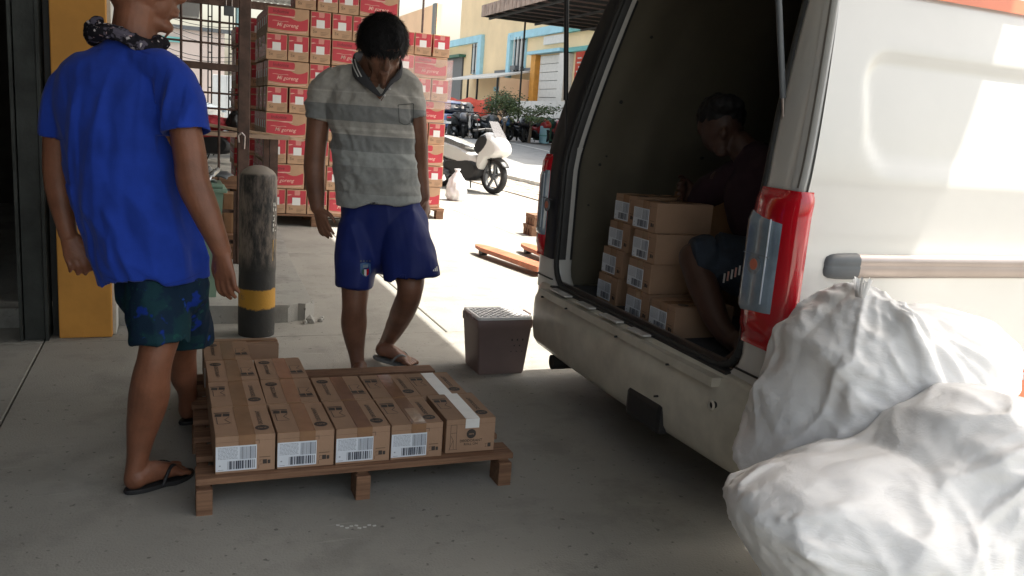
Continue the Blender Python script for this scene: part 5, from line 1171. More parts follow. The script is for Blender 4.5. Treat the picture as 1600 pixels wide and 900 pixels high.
# ================================================================== WOVEN SACKS
def revoxel(o, vx, it):
    m = o.modifiers.new('r', 'REMESH'); m.mode = 'VOXEL'; m.voxel_size = vx; m.use_smooth_shade = True
    m = o.modifiers.new('s', 'SMOOTH'); m.factor = .5; m.iterations = it
    dg = bpy.context.evaluated_depsgraph_get(); dg.update(); me = bpy.data.meshes.new_from_object(o.evaluated_get(dg)); o.modifiers.clear(); old = o.data; me.name = old.name; o.data = me; bpy.data.meshes.remove(old)
    me.polygons.foreach_set('use_smooth', [True]*len(me.polygons)); return o
def pillow(name, outline, v0, T, label, tie=None, seed=0, front=1.0, center=None, NA=300, NR=110, anchors=()):
    pts = [onv(x, y, v0) for x, y in outline]; P = [Vector((p.x, p.z)) for p in pts]
    c = Vector((sum(p.x for p in P)/len(P), sum(p.y for p in P)/len(P))) if center is None else Vector((onv(*center, v0).x, onv(*center, v0).z))
    # resample closed outline by angle
    def rad(a):
        d = Vector((math.cos(a), math.sin(a))); best = 0
        for i in range(len(P)):
            p, q = P[i]-c, P[(i+1) % len(P)]-c; e = q-p; den = d.x*e.y-d.y*e.x
            if abs(den) < 1e-9: continue
            t = (p.x*e.y-p.y*e.x)/den; s = (p.x*d.y-p.y*d.x)/den
            if t > 0 and -1e-6 <= s <= 1+1e-6: best = max(best, t)
        return best
    R = np.array([rad(2*math.pi*i/NA) for i in range(NA)]); ker = np.array([0, 1, 2, 1, 0])/4.
    Rp = np.concatenate([R[-2:], R, R[:2]]); R = np.convolve(Rp, ker, 'valid')*.945
    vs = []; mb = MB(); sd_ = Vector((seed*7.1, seed*3.3, 0)); rs = random.Random(seed*11+1); FOLD = []
    for hi, lo_, am, cnt in ((4, 1.2, .026, 2), (9, 2.0, .013, 3), (20, 4.0, .006, 4), (42, 7, .003, 3)):
        for _ in range(cnt):
            an = rs.uniform(-.5, .5)+(-.75 if seed == 1 else .35); FOLD.append((math.cos(an), math.sin(an), hi, lo_, am, rs.uniform(0, 30)))
    ANC = [((onv(ax_, ay_, v0).x, onv(ax_, ay_, v0).z), fa, fr, am) for ax_, ay_, fa, fr, am in anchors]
    for s in (-1, 1):
        for j in range(NR+1):
            r = math.sin(j/NR*math.pi/2)
            for i in range(NA):
                a = 2*math.pi*i/NA; x = c.x+math.cos(a)*R[i]*r; z = c.y+math.sin(a)*R[i]*r
                dep = T*(front if s < 0 else .8)*(max(0, 1-r**2.3))**.5; p = Vector((x, v0+s*dep, z))
                q = p*1.0; w = Vector((noise.noise(q*2.1+sd_), noise.noise(q*2.3+sd_+Vector((9, 0, 0))), noise.noise(q*2.0+sd_+Vector((0, 9, 0)))))
                q2 = q+w*.16; dsp = 0
                for (A_, fa, fr, am) in ANC:
                    dx, dz = q.x-A_[0]+w.x*.05, q.z-A_[1]+w.z*.05; rr_a = math.hypot(dx, dz)+.02; th_a = math.atan2(dz, dx)
                    n_r = 1-abs(noise.noise(Vector((math.cos(th_a)*fa, math.sin(th_a)*fa, rr_a*fr+seed*5))))*2.6
                    dsp += am*max(0, n_r)**1.5*min(1, rr_a/.10)*math.exp(-rr_a/.42)
                for (ca, sa, hi, lo_, am, off_) in FOLD:
                    u_ = q2.x*ca+q2.z*sa; v_ = -q2.x*sa+q2.z*ca; n_r = 1-abs(noise.noise(Vector((u_*lo_, v_*hi, q2.y*hi*.5+off_))))*2.8
                    mk = max(0, min(1, noise.noise(q*3.0+Vector((off_, 0, 0)))*2.4+.45)); dsp += am*max(0, n_r)**1.4*mk
                dsp += .020*noise.noise(q*3.2+sd_)
                fade = .25+.75*min(1, dep/T*1.5); dsp = (dsp-.016)*fade
                nrm = Vector((math.cos(a)*r, s*(1.0-r)*1.6+s*1e-6*(r < 1), math.sin(a)*r)).normalized()
                p = p+nrm*dsp
                if p.z < .006: p.z = .006
                vs.append(tuple(p))
    n1 = (NR+1)*NA; fs = []
    for s in range(2):
        for j in range(NR):
            for i in range(NA):
                a, b_, c_, d_ = s*n1+j*NA+i, s*n1+j*NA+(i+1) % NA, s*n1+(j+1)*NA+(i+1) % NA, s*n1+(j+1)*NA+i
                f = (a, b_, c_, d_) if s == 0 else (d_, c_, b_, a)
                fs.append(f)
    mb.add(vs, fs, K['woven'], True); o = mb.build(name); 
    bm = bmesh.new(); bm.from_mesh(o.data); bmesh.ops.remove_doubles(bm, verts=bm.verts, dist=.0004); bmesh.ops.recalc_face_normals(bm, faces=bm.faces); bm.to_mesh(o.data); bm.free()
    return tag(revoxel(o, .0045, 1), label, 'sack')
s1 = pillow('white_sack', [(1146, 758), (1186, 690), (1214, 622), (1240, 568), (1252, 528), (1276, 508), (1302, 482), (1325, 458), (1336, 440), (1358, 440), (1366, 462), (1420, 478), (1470, 482), (1530, 490), (1560, 520), (1556, 575), (1520, 612), (1470, 615), (1400, 680), (1300, 712), (1230, 724), (1170, 742)], 1.60, .245, 'white woven sack leaning on the van, resting on top of the larger sack', seed=1, center=(1350, 600), anchors=((1347, 448, 5.5, 1.5, .026), (1158, 735, 5, 1.5, .020), (1450, 640, 3.5, 1.5, .012)))
s2 = pillow('white_sack', [(1210, 742), (1165, 775), (1148, 800), (1156, 850), (1178, 890), (1240, 1010), (1420, 1120), (1640, 1160), (1820, 1080), (1860, 900), (1800, 720), (1700, 640), (1610, 630), (1560, 600), (1500, 590), (1440, 625), (1380, 690), (1290, 718)], 1.26, .30, 'large white woven sack on the ground beneath the leaning sack', seed=4, center=(1480, 880), anchors=((1600, 600, 4.2, 1.0, .034), (1152, 800, 3.2, 1.3, .022), (1290, 980, 4, 1.3, .020)))
for (pts, lab) in (([(1158, 735), (1163, 745), (1158, 752), (1160, 760), (1172, 767), (1180, 762)], 'corner string'),):
    mb = MB(); q = [onv(x, y, 1.50) for x, y in pts]; mb.path([tuple(Vector(p)) for p in q], .0018, K['woven'], n=6); mb.build('string', s1)
mb = MB(); rr = random.Random(2)
base = onv(1346, 452, 1.55)
for i in range(16):
    a = i/16*2*math.pi; r = rr.uniform(.012, .02); p = base+Vector((math.cos(a)*r, math.sin(a)*r, .018+rr.uniform(0, .012))); q = base+Vector((math.cos(a)*.012, math.sin(a)*.012, -.02)); b2 = base+Vector((math.cos(a+.5)*.012, math.sin(a+.5)*.012, -.02))
    mb.add([q, b2, p+Vector((math.cos(a+.6)*.008, math.sin(a+.6)*.008, .002)), p], [(0, 1, 2, 3)], K['woven'], True)
mb.build('tied_neck', s1)
mb = MB(); q = [onv(x, y, 1.50) for x, y in ((1572, 622), (1585, 622), (1596, 632), (1600, 650), (1602, 670))]; mb.path(q, .0022, K['label'], n=6); mb.build('string', s2)
# ================================================================== PEOPLE
def crom(P, n):
    P = np.array(P, float); Q = np.vstack([2*P[0]-P[1], P, 2*P[-1]-P[-2]]); out = []
    for i in range(1, len(Q)-2):
        for k in range(n):
            t = k/n; a, b_, c, d = Q[i-1], Q[i], Q[i+1], Q[i+2]
            out.append(.5*((2*b_)+(-a+c)*t+(2*a-5*b_+4*c-d)*t*t+(-a+3*b_-3*c+d)*t**3))
    out.append(Q[-2]); return np.array(out)
class Soft:
    """closed lofts that are voxel-merged into one continuous surface"""
    def __init__(s): s.mb = MB()
    def tube(s, pts, rad, side=(1, 0, 0), n=18, sub=6, caps=(1, 1)):   # rad: r or (rside, rfront) per point
        rad = [(r, r) if not hasattr(r, '__len__') else r for r in rad]
        A = crom([list(p)+list(r) for p, r in zip(pts, rad)], sub); C = A[:, :3]; R = np.maximum(A[:, 3:], .002); side = np.array(side, float)
        rings = []; m = len(C)
        def ring(c, t, ra, rb):
            t = t/np.linalg.norm(t); u = side-t*side.dot(t)
            if np.linalg.norm(u) < 1e-3: u = np.array([0, 1., 0])-t*t[1]
            u /= np.linalg.norm(u); w = np.cross(t, u)
            return [c+u*math.cos(a)*ra+w*math.sin(a)*rb for a in (2*math.pi*i/n for i in range(n))]
        T = np.gradient(C, axis=0)
        if caps[0]:
            t = T[0]/np.linalg.norm(T[0]); 
            for k in (3, 2, 1): a = k/3.3*math.pi/2; rings.append(ring(C[0]-t*math.sin(a)*min(R[0])*caps[0], T[0], R[0][0]*math.cos(a), R[0][1]*math.cos(a)))
        for i in range(m): rings.append(ring(C[i], T[i], *R[i]))
        if caps[1]:
            t = T[-1]/np.linalg.norm(T[-1])
            for k in (1, 2, 3): a = k/3.3*math.pi/2; rings.append(ring(C[-1]+t*math.sin(a)*min(R[-1])*caps[1], T[-1], R[-1][0]*math.cos(a), R[-1][1]*math.cos(a)))
        loft(s.mb, rings, K['skin']); return s
    def ell(s, c, r, rot=None):
        bm = bmesh.new(); bmesh.ops.create_icosphere(bm, subdivisions=3, radius=1); mx = Matrix.Translation(Vector(c)) @ (rot if rot else Matrix.Identity(4)) @ Matrix.Diagonal((*r, 1))
        s.mb.add([v.co[:] for v in bm.verts], [[v.index for v in f.verts] for f in bm.faces], K['skin'], True, mx); bm.free(); return s
    def finish(s, name, mats, parent, voxel=.005, smooth=4, disp=None, matfn=None, hollow=(), loc=(0, 0, 0)):
        o = s.mb.build('tmp'); fixn(o); m = o.modifiers.new('r', 'REMESH'); m.mode = 'VOXEL'; m.voxel_size = voxel; m.use_smooth_shade = True
        m = o.modifiers.new('s', 'SMOOTH'); m.factor = .5; m.iterations = smooth
        dg = bpy.context.evaluated_depsgraph_get(); dg.update(); me = bpy.data.meshes.new_from_object(o.evaluated_get(dg)); old = o.data; bpy.data.objects.remove(o); bpy.data.meshes.remove(old)
        n = len(me.vertices); co = np.empty(n*3); me.vertices.foreach_get('co', co); co = co.reshape(-1, 3); no = np.empty(n*3); me.vertex_normals.foreach_get('vector', no); no = no.reshape(-1, 3)
        if disp is not None:
            d = np.array([disp(Vector(p), Vector(q)) for p, q in zip(co, no)]); co = co+no*d[:, None]
        for c, ax, r, dep in hollow:     # push an end cap inwards so that a sleeve or trouser leg is open
            c = np.array(c); ax = np.array(ax, float); ax /= np.linalg.norm(ax); rel = co-c; h = rel@ax; rd = np.linalg.norm(rel-np.outer(h, ax), axis=1)
            kc = (h > -.006) & (h < .06) & (rd < r*1.45); co[kc] -= np.outer(h[kc]+.006, ax); h = np.where(kc, -.006, h)
            k = (h > -.03) & (h < .06) & (rd < r); f = np.clip((r-rd[k])/(r*.10), 0, 1); co[k] -= np.outer(f*dep, ax)
        me.vertices.foreach_set('co', co.reshape(-1)); me.materials.clear()
        for q in mats: me.materials.append(q)
        me.polygons.foreach_set('use_smooth', [True]*len(me.polygons)); me.update(); me.name = name
        return link(name, me, parent, loc)
def hand(S_, wrist, d, out, palm_n, L_=.17, curl=(.3, .35, .4, .45), thumb=1, spread=.12):
    """d: direction wrist->fingers, out: direction of the thumb side, palm_n: direction the palm faces"""
    d = Vector(d).normalized(); out = Vector(out); out = (out-d*out.dot(d)).normalized(); pn = d.cross(out)
    if pn.dot(Vector(palm_n)) < 0: pn = -pn
    w = Vector(wrist); pl = L_*.46; pw = L_*.22
    k0 = w+d*pl
    S_.tube([w-d*.015, w+d*pl*.35, w+d*pl*.75, k0], [(L_*.15, L_*.105), (L_*.19, L_*.10), (pw, L_*.085), (pw*.95, L_*.07)], side=out, n=20, sub=4)
    lens = (.42, .47, .44, .34)
    for i in range(4):
        o = out*(pw*(.80-.53*i)); b_ = w+d*pl*.90+o; fl = L_*lens[i]; dirn = (d+out*spread*(1.5-i)*.6).normalized(); c = curl[i]; p1 = b_+dirn*fl*.48
        d2 = (dirn*math.cos(c)+pn*math.sin(c)); p2 = p1+d2*fl*.30; d3 = (dirn*math.cos(c*2.0)+pn*math.sin(c*2.0)); p3 = p2+d3*fl*.24
        r = L_*(.056 if i < 3 else .049); S_.tube([b_-dirn*.01, p1, p2, p3], [r*1.12, r, r*.92, r*.75], n=12, sub=4)
    t0 = w+d*pl*.22+out*pw*.70; td = (d*.75+out*.62+pn*.35).normalized(); t1 = t0+td*L_*.22; t2 = t1+(d*.95+out*.2+pn*.3).normalized()*L_*.17; t3 = t2+(d+pn*.3).normalized()*L_*.10
    S_.tube([t0-td*.015, t1, t2, t3], [L_*.085, L_*.065, L_*.055, L_*.042], n=12, sub=4)
def foot(S_, ankle, heel, toe, w=.046, up=.02, side=None):
    a, h, t = Vector(ankle), Vector(heel), Vector(toe); f = (t-h).normalized(); s = Vector((-f.y, f.x, 0)).normalized(); L_ = (t-h).length
    S_.tube([h+f*.02+Vector((0, 0, .028)), h+f*L_*.3+Vector((0, 0, .036)), h+f*L_*.55+Vector((0, 0, .028)), h+f*L_*.76+Vector((0, 0, .018))], [(.030, .028), (.031, .036), (.038, .028), (w, .018)], side=s, n=18, sub=4)
    S_.tube([a, a*.55+(h+f*L_*.34)*.45+Vector((0, 0, .02)), h+f*L_*.5+Vector((0, 0, .035))], [.034, .032, .024], n=14, sub=4)
    S_.ell(h+f*.025+Vector((0, 0, .03)), (.031, .031, .032))
    for i in range(5):
        o = s*(w*.80-i*w*.42); l = (.24-.022*i)*L_ if i else .25*L_; r = .0125 if i == 0 else .0088
        b_ = h+f*L_*.74+o+Vector((0, 0, .014)); e = h+f*(L_*.76+l*.85)+o*1.02+Vector((0, 0, .010)); S_.tube([b_, (b_+e)/2+Vector((0, 0, .003)), e], [r, r*1.02, r*.95], n=10, sub=3)
def slipper(parent, heel, toe, m, w=.052, tilt=0, th=.014):
    h, t = Vector(heel), Vector(toe); f = (t-h); L_ = f.length; f.normalize(); s = Vector((-f.y, f.x, 0)).normalized(); up = s.cross(f)*-1 if s.cross(f).z < 0 else s.cross(f); mb = MB(); rings = []
    n = 28; out = []
    for i in range(n):
        a = 2*math.pi*i/n; x = math.cos(a); y = math.sin(a); wd = w*(.80 if x < 0 else 1.0)*(1-.12*math.exp(-((x+.1)/.35)**2)); out.append(h+f*(L_*.5+x*L_*.535)+s*y*wd)
    for dz, k in ((-th, .97), (-th*.5, 1.0), (0, .98)): c = h+f*L_*.5; rings.append([tuple(c+(p-c)*k+up*dz) for p in out])
    loft(mb, rings, m); sl_ = mb.build('sandal', parent)
    mb = MB(); post = h+f*L_*.80+up*.002
    for sg in (-1, 1):
        e = h+f*L_*.42+s*sg*w*.9; pts = [post, post.lerp(e, .35)+up*.040, post.lerp(e, .7)+up*.038+s*sg*.006, e]; Q = crom([list(p) for p in pts], 5)
        for a, b_ in zip(Q[:-1], Q[1:]): mb.cyl(a, b_, .0055, m, n=8)
    mb.build('strap', sl_); return sl_
def N3(p, s, o=0): return noise.noise(Vector((p.x*s[0]+o, p.y*s[1]+o*.7, p.z*s[2]-o)))
class Person:
    def __init__(s, name, base, label):
        s.b = np.array(base, float); w = w2s(base); s.t = empty(name, w, -TH, label, 'person')
    def J(s, px, py, Y, dz=0): p = at(px, py, Y)-s.b; p[2] += dz; return p
    def W(s, px, Y, py=450): return px/F*(Y*cp+.2)        # pixel length -> metres at depth Y
def stick(bvh, base, pts, lift=.002):          # project image points on the garment along the view ray
    out = []
    for px, py in pts:
        d = Vector(ray(px, py)).normalized(); o = Vector((0, 0, CH))-Vector(base); h, nn, i, dd = bvh.ray_cast(o, d)
        if h is None: h = Vector(at(px, py, base[1]))-Vector(base); nn = -d
        out.append(tuple(h-d*lift))
    return out
def ribbon(mb, bvh, base, pts, w, m, lift=.003):
    Q = crom([(a, b_, 0) for a, b_ in pts], 5)[:, :2]; T = np.gradient(Q, axis=0); T /= np.linalg.norm(T, axis=1)[:, None]; Nn = np.c_[-T[:, 1], T[:, 0]]
    A = stick(bvh, base, Q+Nn*w/2, lift); B = stick(bvh, base, Q-Nn*w/2, lift); n = len(A); mb.add(A+B, [(i, i+1, n+i+1, n+i) for i in range(n-1)], m, True)
def conform(body, garments, off=.006, reach=.09, keep=()):
    n = len(body.data.vertices); co = np.empty(n*3); body.data.vertices.foreach_get('co', co); co = co.reshape(-1, 3)
    for g, holes in garments:
        bv = bvh_of(g); P = np.array([v.co[:] for v in g.data.vertices]); lo, hi = P.min(0)-.03, P.max(0)+.03
        for i in np.where(((co > lo) & (co < hi)).all(1))[0]:
            p = co[i]; skip = False
            for c, ax, r, dep in holes:
                ax = np.array(ax, float)/np.linalg.norm(ax); rel = p-np.array(c); h = rel@ax
                if -.036 < h < .05 and np.linalg.norm(rel-ax*h) < r*1.15: skip = True; break
            for pl, kr in keep:
                for u_, w_2 in zip(pl[:-1], pl[1:]):
                    u_ = np.array(u_); e_ = np.array(w_2)-u_; t_ = np.clip((p-u_)@e_/(e_@e_), 0, 1)
                    if np.linalg.norm(p-u_-e_*t_) < kr: skip = True; break
                if skip: break
            if skip: continue
            q = Vector(p); loc, nn, _, d = bv.find_nearest(q, reach)
            if loc is None: continue
            k = (q-loc).dot(nn)
            if k > -off: co[i] = loc-nn*off
    body.data.vertices.foreach_set('co', co.reshape(-1)); body.data.update()
def bvh_of(o): return BVHTree.FromPolygons([v.co[:] for v in o.data.vertices], [tuple(p.vertices) for p in o.data.polygons])
# ---------------------------------------------------------------- man 1 (blue shirt)
p1 = Person('person', (-1.08, 2.45, 0), 'man in blue tee shirt and dark floral shorts, back to the camera beside the pallet'); J = p1.J
def wd(px, Y): return px/F*(Y*cp+.12)
b = Soft()
Yt = 2.45
# legs
b.tube([J(262, 450, 2.42), J(254, 510, 2.40), J(243, 560, 2.375), J(236, 590, 2.38), J(233, 620, 2.40), J(226, 655, 2.41), J(219, 690, 2.405), J(214, 722, 2.395), J(212, 748, 2.39)],
       [(.070, .075), (.058, .062), (.050, .054), (.054, .058), (.058, .062), (.050, .054), (.038, .043), (.031, .036), (.033, .038)], side=(1, 0, 0), n=22)
b.tube([J(285, 450, 2.60), J(285, 510, 2.72), J(285, 550, 2.80), J(287, 585, 2.86), J(293, 612, 2.90), J(294, 640, 2.93)], [(.075, .08), (.060, .062), (.047, .050), (.045, .052), (.033, .038), (.033, .036)], n=22)
def gnd(px, py): p = at(px, py, 1); d = ray(px, py); t = -CH/d[2]; return np.array([0, 0, CH])+t*d-p1.b
fh = gnd(205, 772); ft = gnd(292, 741); fh[2] = ft[2] = .016
foot(b, J(212, 746, 2.39), fh, ft)
rh = gnd(285, 663); rh[2] = .016; rt_ = rh+np.array([.12, .20, 0])
foot(b, J(294, 640, 2.93), rh, rt_)
# pelvis, torso, neck, head
b.tube([J(262, 455, 2.50), J(255, 400, 2.49), J(235, 320, 2.48), J(205, 220, 2.47), J(198, 150, 2.47), J(200, 112, 2.48), J(205, 90, 2.49)], [(.135, .10), (.14, .105), (.14, .11), (.155, .11), (.165, .10), (.14, .08), (.07, .065)], n=26)
b.tube([J(205, 100, 2.48), J(209, 55, 2.50), J(215, 15, 2.51)], [(.075, .072), (.062, .064), (.062, .066)], n=22)
hc = J(214, -32, 2.51)     # skull centre, head turned to the right
b.ell(hc, (.096, .078, .108)); b.ell(hc+np.array([-.030, 0, .01]), (.078, .074, .095))
fd = np.array([.93, .36, 0])   # facing
def H(a, s_, z): return hc+fd*a+np.array([-.36, .93, 0])*s_+np.array([0, 0, z])
b.tube([H(-.02, 0, -.06), H(.03, 0, -.105), H(.072, 0, -.122)], [(.058, .05), (.048, .034), (.026, .020)], side=(-.36, .93, 0), n=18)
b.ell(H(.045, 0, -.055), (.060, .052, .062)); b.ell(H(.078, 0, -.125), (.020, .022, .018)); b.ell(H(.080, 0, -.065), (.026, .03, .04))
b.tube([H(.098, 0, .022), H(.112, 0, -.010), H(.122, 0, -.035), H(.106, 0, -.046)], [.009, .011, .015, .013], n=12); b.ell(H(.104, .013, -.04), (.011, .010, .010)); b.ell(H(.104, -.013, -.04), (.011, .010, .010))
b.ell(H(.101, 0, -.074), (.014, .022, .0075)); b.ell(H(.099, 0, -.088), (.013, .020, .008)); b.ell(H(.088, 0, .035), (.020, .05, .014))
for s_ in (-1, 1): b.ell(H(.055, s_*.045, -.03), (.032, .022, .028))
eR = Matrix.Rotation(.25, 4, 'Y') @ Matrix.Rotation(.3, 4, 'Z')
b.tube([H(.002, -.077, .018), H(-.018, -.086, .024), H(-.022, -.088, .0), H(-.012, -.084, -.024), H(.002, -.077, -.036), H(.006, -.076, -.02)], [.006, .007, .007, .007, .009, .006], n=10); b.ell(H(-.006, -.076, -.004), (.014, .007, .024)); b.ell(H(-.002, .078, -.01), (.018, .010, .03))
# arms
b.tube([J(272, 128, 2.44), J(288, 190, 2.40), J(297, 245, 2.385), J(302, 285, 2.375), J(318, 325, 2.37), J(334, 362, 2.37), J(346, 392, 2.375)], [(.052, .054), (.044, .046), (.0455, .047), (.0465, .045), (.042, .042), (.034, .033), (.028, .025)], n=20)
b.tube([J(108, 130, 2.46), J(96, 190, 2.47), J(92, 240, 2.48), J(93, 285, 2.485), J(98, 320, 2.48), J(103, 350, 2.47), J(106, 366, 2.465)], [(.055, .055), (.047, .05), (.044, .046), (.042, .042), (.038, .038), (.030, .030), (.027, .024)], n=20)
wr = J(347, 396, 2.375); hd_t = J(357, 470, 2.36); hand(b, wr, hd_t-wr, (-.9, .35, 0), (-.5, .9, 0), L_=.158, curl=(.5, .42, .36, .34), spread=.07)
wl = J(107, 368, 2.465); hl = J(128, 424, 2.45); hand(b, wl, hl-wl, (.9, .3, .1), (.6, -.6, .1), L_=.150, curl=(.4, .4, .45, .5), spread=.04)
def skd(p, n): return .0016*N3(p, (18, 18, 12))
body1 = b.finish('body', [K['skin']], p1.t, .0042, 3, skd)
# shirt
s = Soft(); s.tube([J(241, 436, 2.49), J(236, 400, 2.485), J(222, 345, 2.48), J(202, 280, 2.475), J(193, 220, 2.47), J(190, 165, 2.47), J(192, 125, 2.475), J(197, 98, 2.48), J(200, 78, 2.485)],
       [(.160, .135), (.163, .14), (.166, .142), (.170, .14), (.176, .135), (.186, .125), (.180, .108), (.125, .085), (.078, .068)], side=(1, 0.04, 0), n=36, sub=8, caps=(.15, .4))
s.tube([J(222, 100, 2.465), J(262, 118, 2.45), J(282, 148, 2.425), J(289, 180, 2.405), J(292, 207, 2.396)], [(.055, .066), (.062, .070), (.063, .068), (.063, .066), (.0645, .067)], side=(1, 0, 0), n=22, caps=(1, .1))
s.tube([J(172, 105, 2.475), J(130, 122, 2.475), J(105, 150, 2.475), J(96, 180, 2.475), J(92, 214, 2.475)], [(.055, .066), (.060, .068), (.060, .064), (.057, .060), (.056, .058)], side=(1, 0, 0), n=22, caps=(1, .1))
armR = (J(289, 180, 2.405), J(292.5, 210, 2.395)); armL = (J(96, 180, 2.475), J(92, 218, 2.475))
def ridge(x): return (1-abs(x)*2)
def shd(p, n):
    q = Vector((p.x+.15*N3(p, (2, 2, 1.5), 3), p.y, p.z)); z = p.z; 
    back = ridge(N3(q, (15, 9, 1.5), 5)); lower = ridge(N3(Vector((q.x*9+z*4, q.y*6, z*7)), (1, 1, 1), 1)); diag = ridge(N3(Vector((q.x*22+z*13, q.y*10, z*9-q.x*8)), (1, 1, 1), 8))
    k = sstep(1.28, 1.12, z) if False else 1-sstep(1.15, 1.30, z)
    arm = 1 if (p.x > .13 or p.x < -.17) and z > .93 else 0
    hem = .35+.65*sstep(.62, .74, z)
    return hem*(.020*(back-.5)*k+.012*(lower-.5)*(1-sstep(.75, 1.0, z))+.004*(diag-.5)*(.4+.9*arm)+.003*N3(p, (30, 30, 14), 2))*(.5 if arm else 1)
HS = ((armR[1], armR[1]-armR[0], .060, .03), (armL[1], armL[1]-armL[0], .052, .03), (J(241, 444, 2.49), (.16, 0, -1), .15, .03))
sh1 = s.finish('shirt', [K['bluecloth']], p1.t, .006, 3, shd, hollow=HS)
neck1 = (J(202, 70, 2.49), (0, 0, 1), .09, 0)
# shorts
s = Soft(); s.tube([J(250, 425, 2.50), J(256, 455, 2.49)], [(.130, .105), (.138, .11)], side=(1, 0, 0), n=26)
s.tube([J(246, 440, 2.46), J(247, 480, 2.42), J(249, 515, 2.40), J(249, 537, 2.39)], [(.095, .10), (.088, .098), (.082, .092), (.083, .092)], n=24, caps=(1, .1))
s.tube([J(276, 440, 2.54), J(285, 480, 2.60), J(292, 515, 2.66), J(295, 535, 2.69)], [(.072, .09), (.078, .095), (.078, .09), (.08, .09)], n=24, caps=(1, .1))
def sd2(p, n): return .009*(ridge(N3(p, (12, 12, 4), 4))-.5)+.004*N3(p, (26, 26, 12), 2)
HH = ((J(249, 539, 2.39), (0, 0, -1), .078, .03), (J(296, 538, 2.69), (0, 0, -1), .074, .03))
so1 = s.finish('shorts', [K['floral']], p1.t, .006, 3, sd2, hollow=HH)
K['bluehem'] = mat('blue_hem_stitch', (.008, .03, .26), .9)
bvs1 = bvh_of(sh1); mb = MB()
for l in ([(168, 433), (200, 444), (240, 447), (285, 438), (316, 425)], [(263, 204), (278, 208), (300, 206), (320, 199)], [(72, 214), (86, 217), (100, 218)]): ribbon(mb, bvs1, p1.b, l, 1.1, K['bluehem'], .002)
ribbon(mb, bvs1, p1.b, [(152, 78), (175, 76), (205, 76), (235, 84)], 1.2, K['bluehem'], .002)
ribbon(mb, bvs1, p1.b, [(262, 108), (254, 135), (250, 165), (258, 200)], 1.0, K['bluehem'], .002); mb.build('hem_stitch', sh1)
conform(body1, ((sh1, HS+(neck1,)), (so1, HH)), keep=(([J(293, 216, 2.403), J(302, 285, 2.375), J(334, 362, 2.37), J(352, 420, 2.37)], .062), ([J(345, 390, 2.375), hd_t], .09), ([J(92, 224, 2.475), J(93, 285, 2.485), J(106, 366, 2.465)], .056), ([wl, hl], .075), ([J(206, 62, 2.5), J(212, 20, 2.51)], .085), ([J(246, 556, 2.38), J(233, 620, 2.4)], .085), ([J(290, 556, 2.78), J(290, 600, 2.9)], .08)))
# bandana scarf round the neck
s = Soft(); ring = []
for i in range(17):
    a = 2*math.pi*i/16; ring.append(J(196, 58, 2.485)+np.array([.088*math.cos(a)+.002, .078*math.sin(a), -.012*math.cos(a)-.004+(.010*math.sin(3*a))]))
s.tube(ring, [(.020, .026+.004*math.sin(i*1.9)) for i in range(17)], side=(0, 0, 1), n=14, sub=4, caps=(0, 0))
s.tube([J(152, 34, 2.46), J(143, 46, 2.46), J(146, 66, 2.46)], [.017, .020, .014], n=12)
s.tube([J(240, 74, 2.50), J(252, 84, 2.52), J(262, 90, 2.53)], [.020, .017, .012], n=12)
s.finish('bandana', [K['bandana']], p1.t, .0045, 2, lambda p, n: .006*(ridge(N3(p, (30, 30, 55), 3))-.4)+.003*N3(p, (60, 60, 60)))
# hair cap
def haircap(par, c, r, lo, m, fdir, seed, n=2600, L_=.022, tilt=0, back=.045):
    s = Soft(); s.ell(c, r); o = s.finish('hair', [m], par, .005, 2, lambda p, q: .004*N3(p, (40, 40, 40), seed))
    bm = bmesh.new(); bm.from_mesh(o.data); dl = []
    fdv = Vector(fdir)
    for v in bm.verts:
        q = v.co-Vector(c); 
        if lo(q): dl.append(v)
    bmesh.ops.delete(bm, geom=dl, context='VERTS'); bm.to_mesh(o.data); bm.free()
    mb = MB(); rr = random.Random(seed); me = o.data; nv = len(me.vertices)
    for i in range(n):
        v = me.vertices[rr.randrange(nv)]; p = v.co.copy(); q = v.normal.copy(); tg_ = Vector((0, 0, -1))+fdv; tg_ = (tg_-q*tg_.dot(q)); tg_ = tg_.normalized() if tg_.length > .05 else Vector((0, -1, 0)); d = (q*.22+tg_+Vector((rr.gauss(0, .22), rr.gauss(0, .22), rr.gauss(0, .2)))).normalized(); l = L_*rr.uniform(.5, 1.3); sdv = d.cross(q).normalized()*.0012
        m1 = p+d*l*.5+q*.002; e = p+d*l-q*.001; mb.add([p-sdv, p+sdv, m1+sdv, m1-sdv, e], [(0, 1, 2, 3), (3, 2, 4)], m)
    mb.build('hair_strands', o); return o
h1 = haircap(p1.t, hc+np.array([-.012, -.004, .022]), (.103, .086, .105), lambda q: (q.z < -.055) or (q.dot(Vector(fd)) > .02 and q.z < .03) or (q.dot(Vector(fd)) > .07), K['hair'], (-.5, 0, 0), 3, L_=.010)
slipper(p1.t, fh+np.array([-.012, -.006, 0]), ft+np.array([.012, .006, 0]), K['sandal'])
slipper(p1.t, rh+np.array([0, -.012, 0]), rt_, K['sandal'])
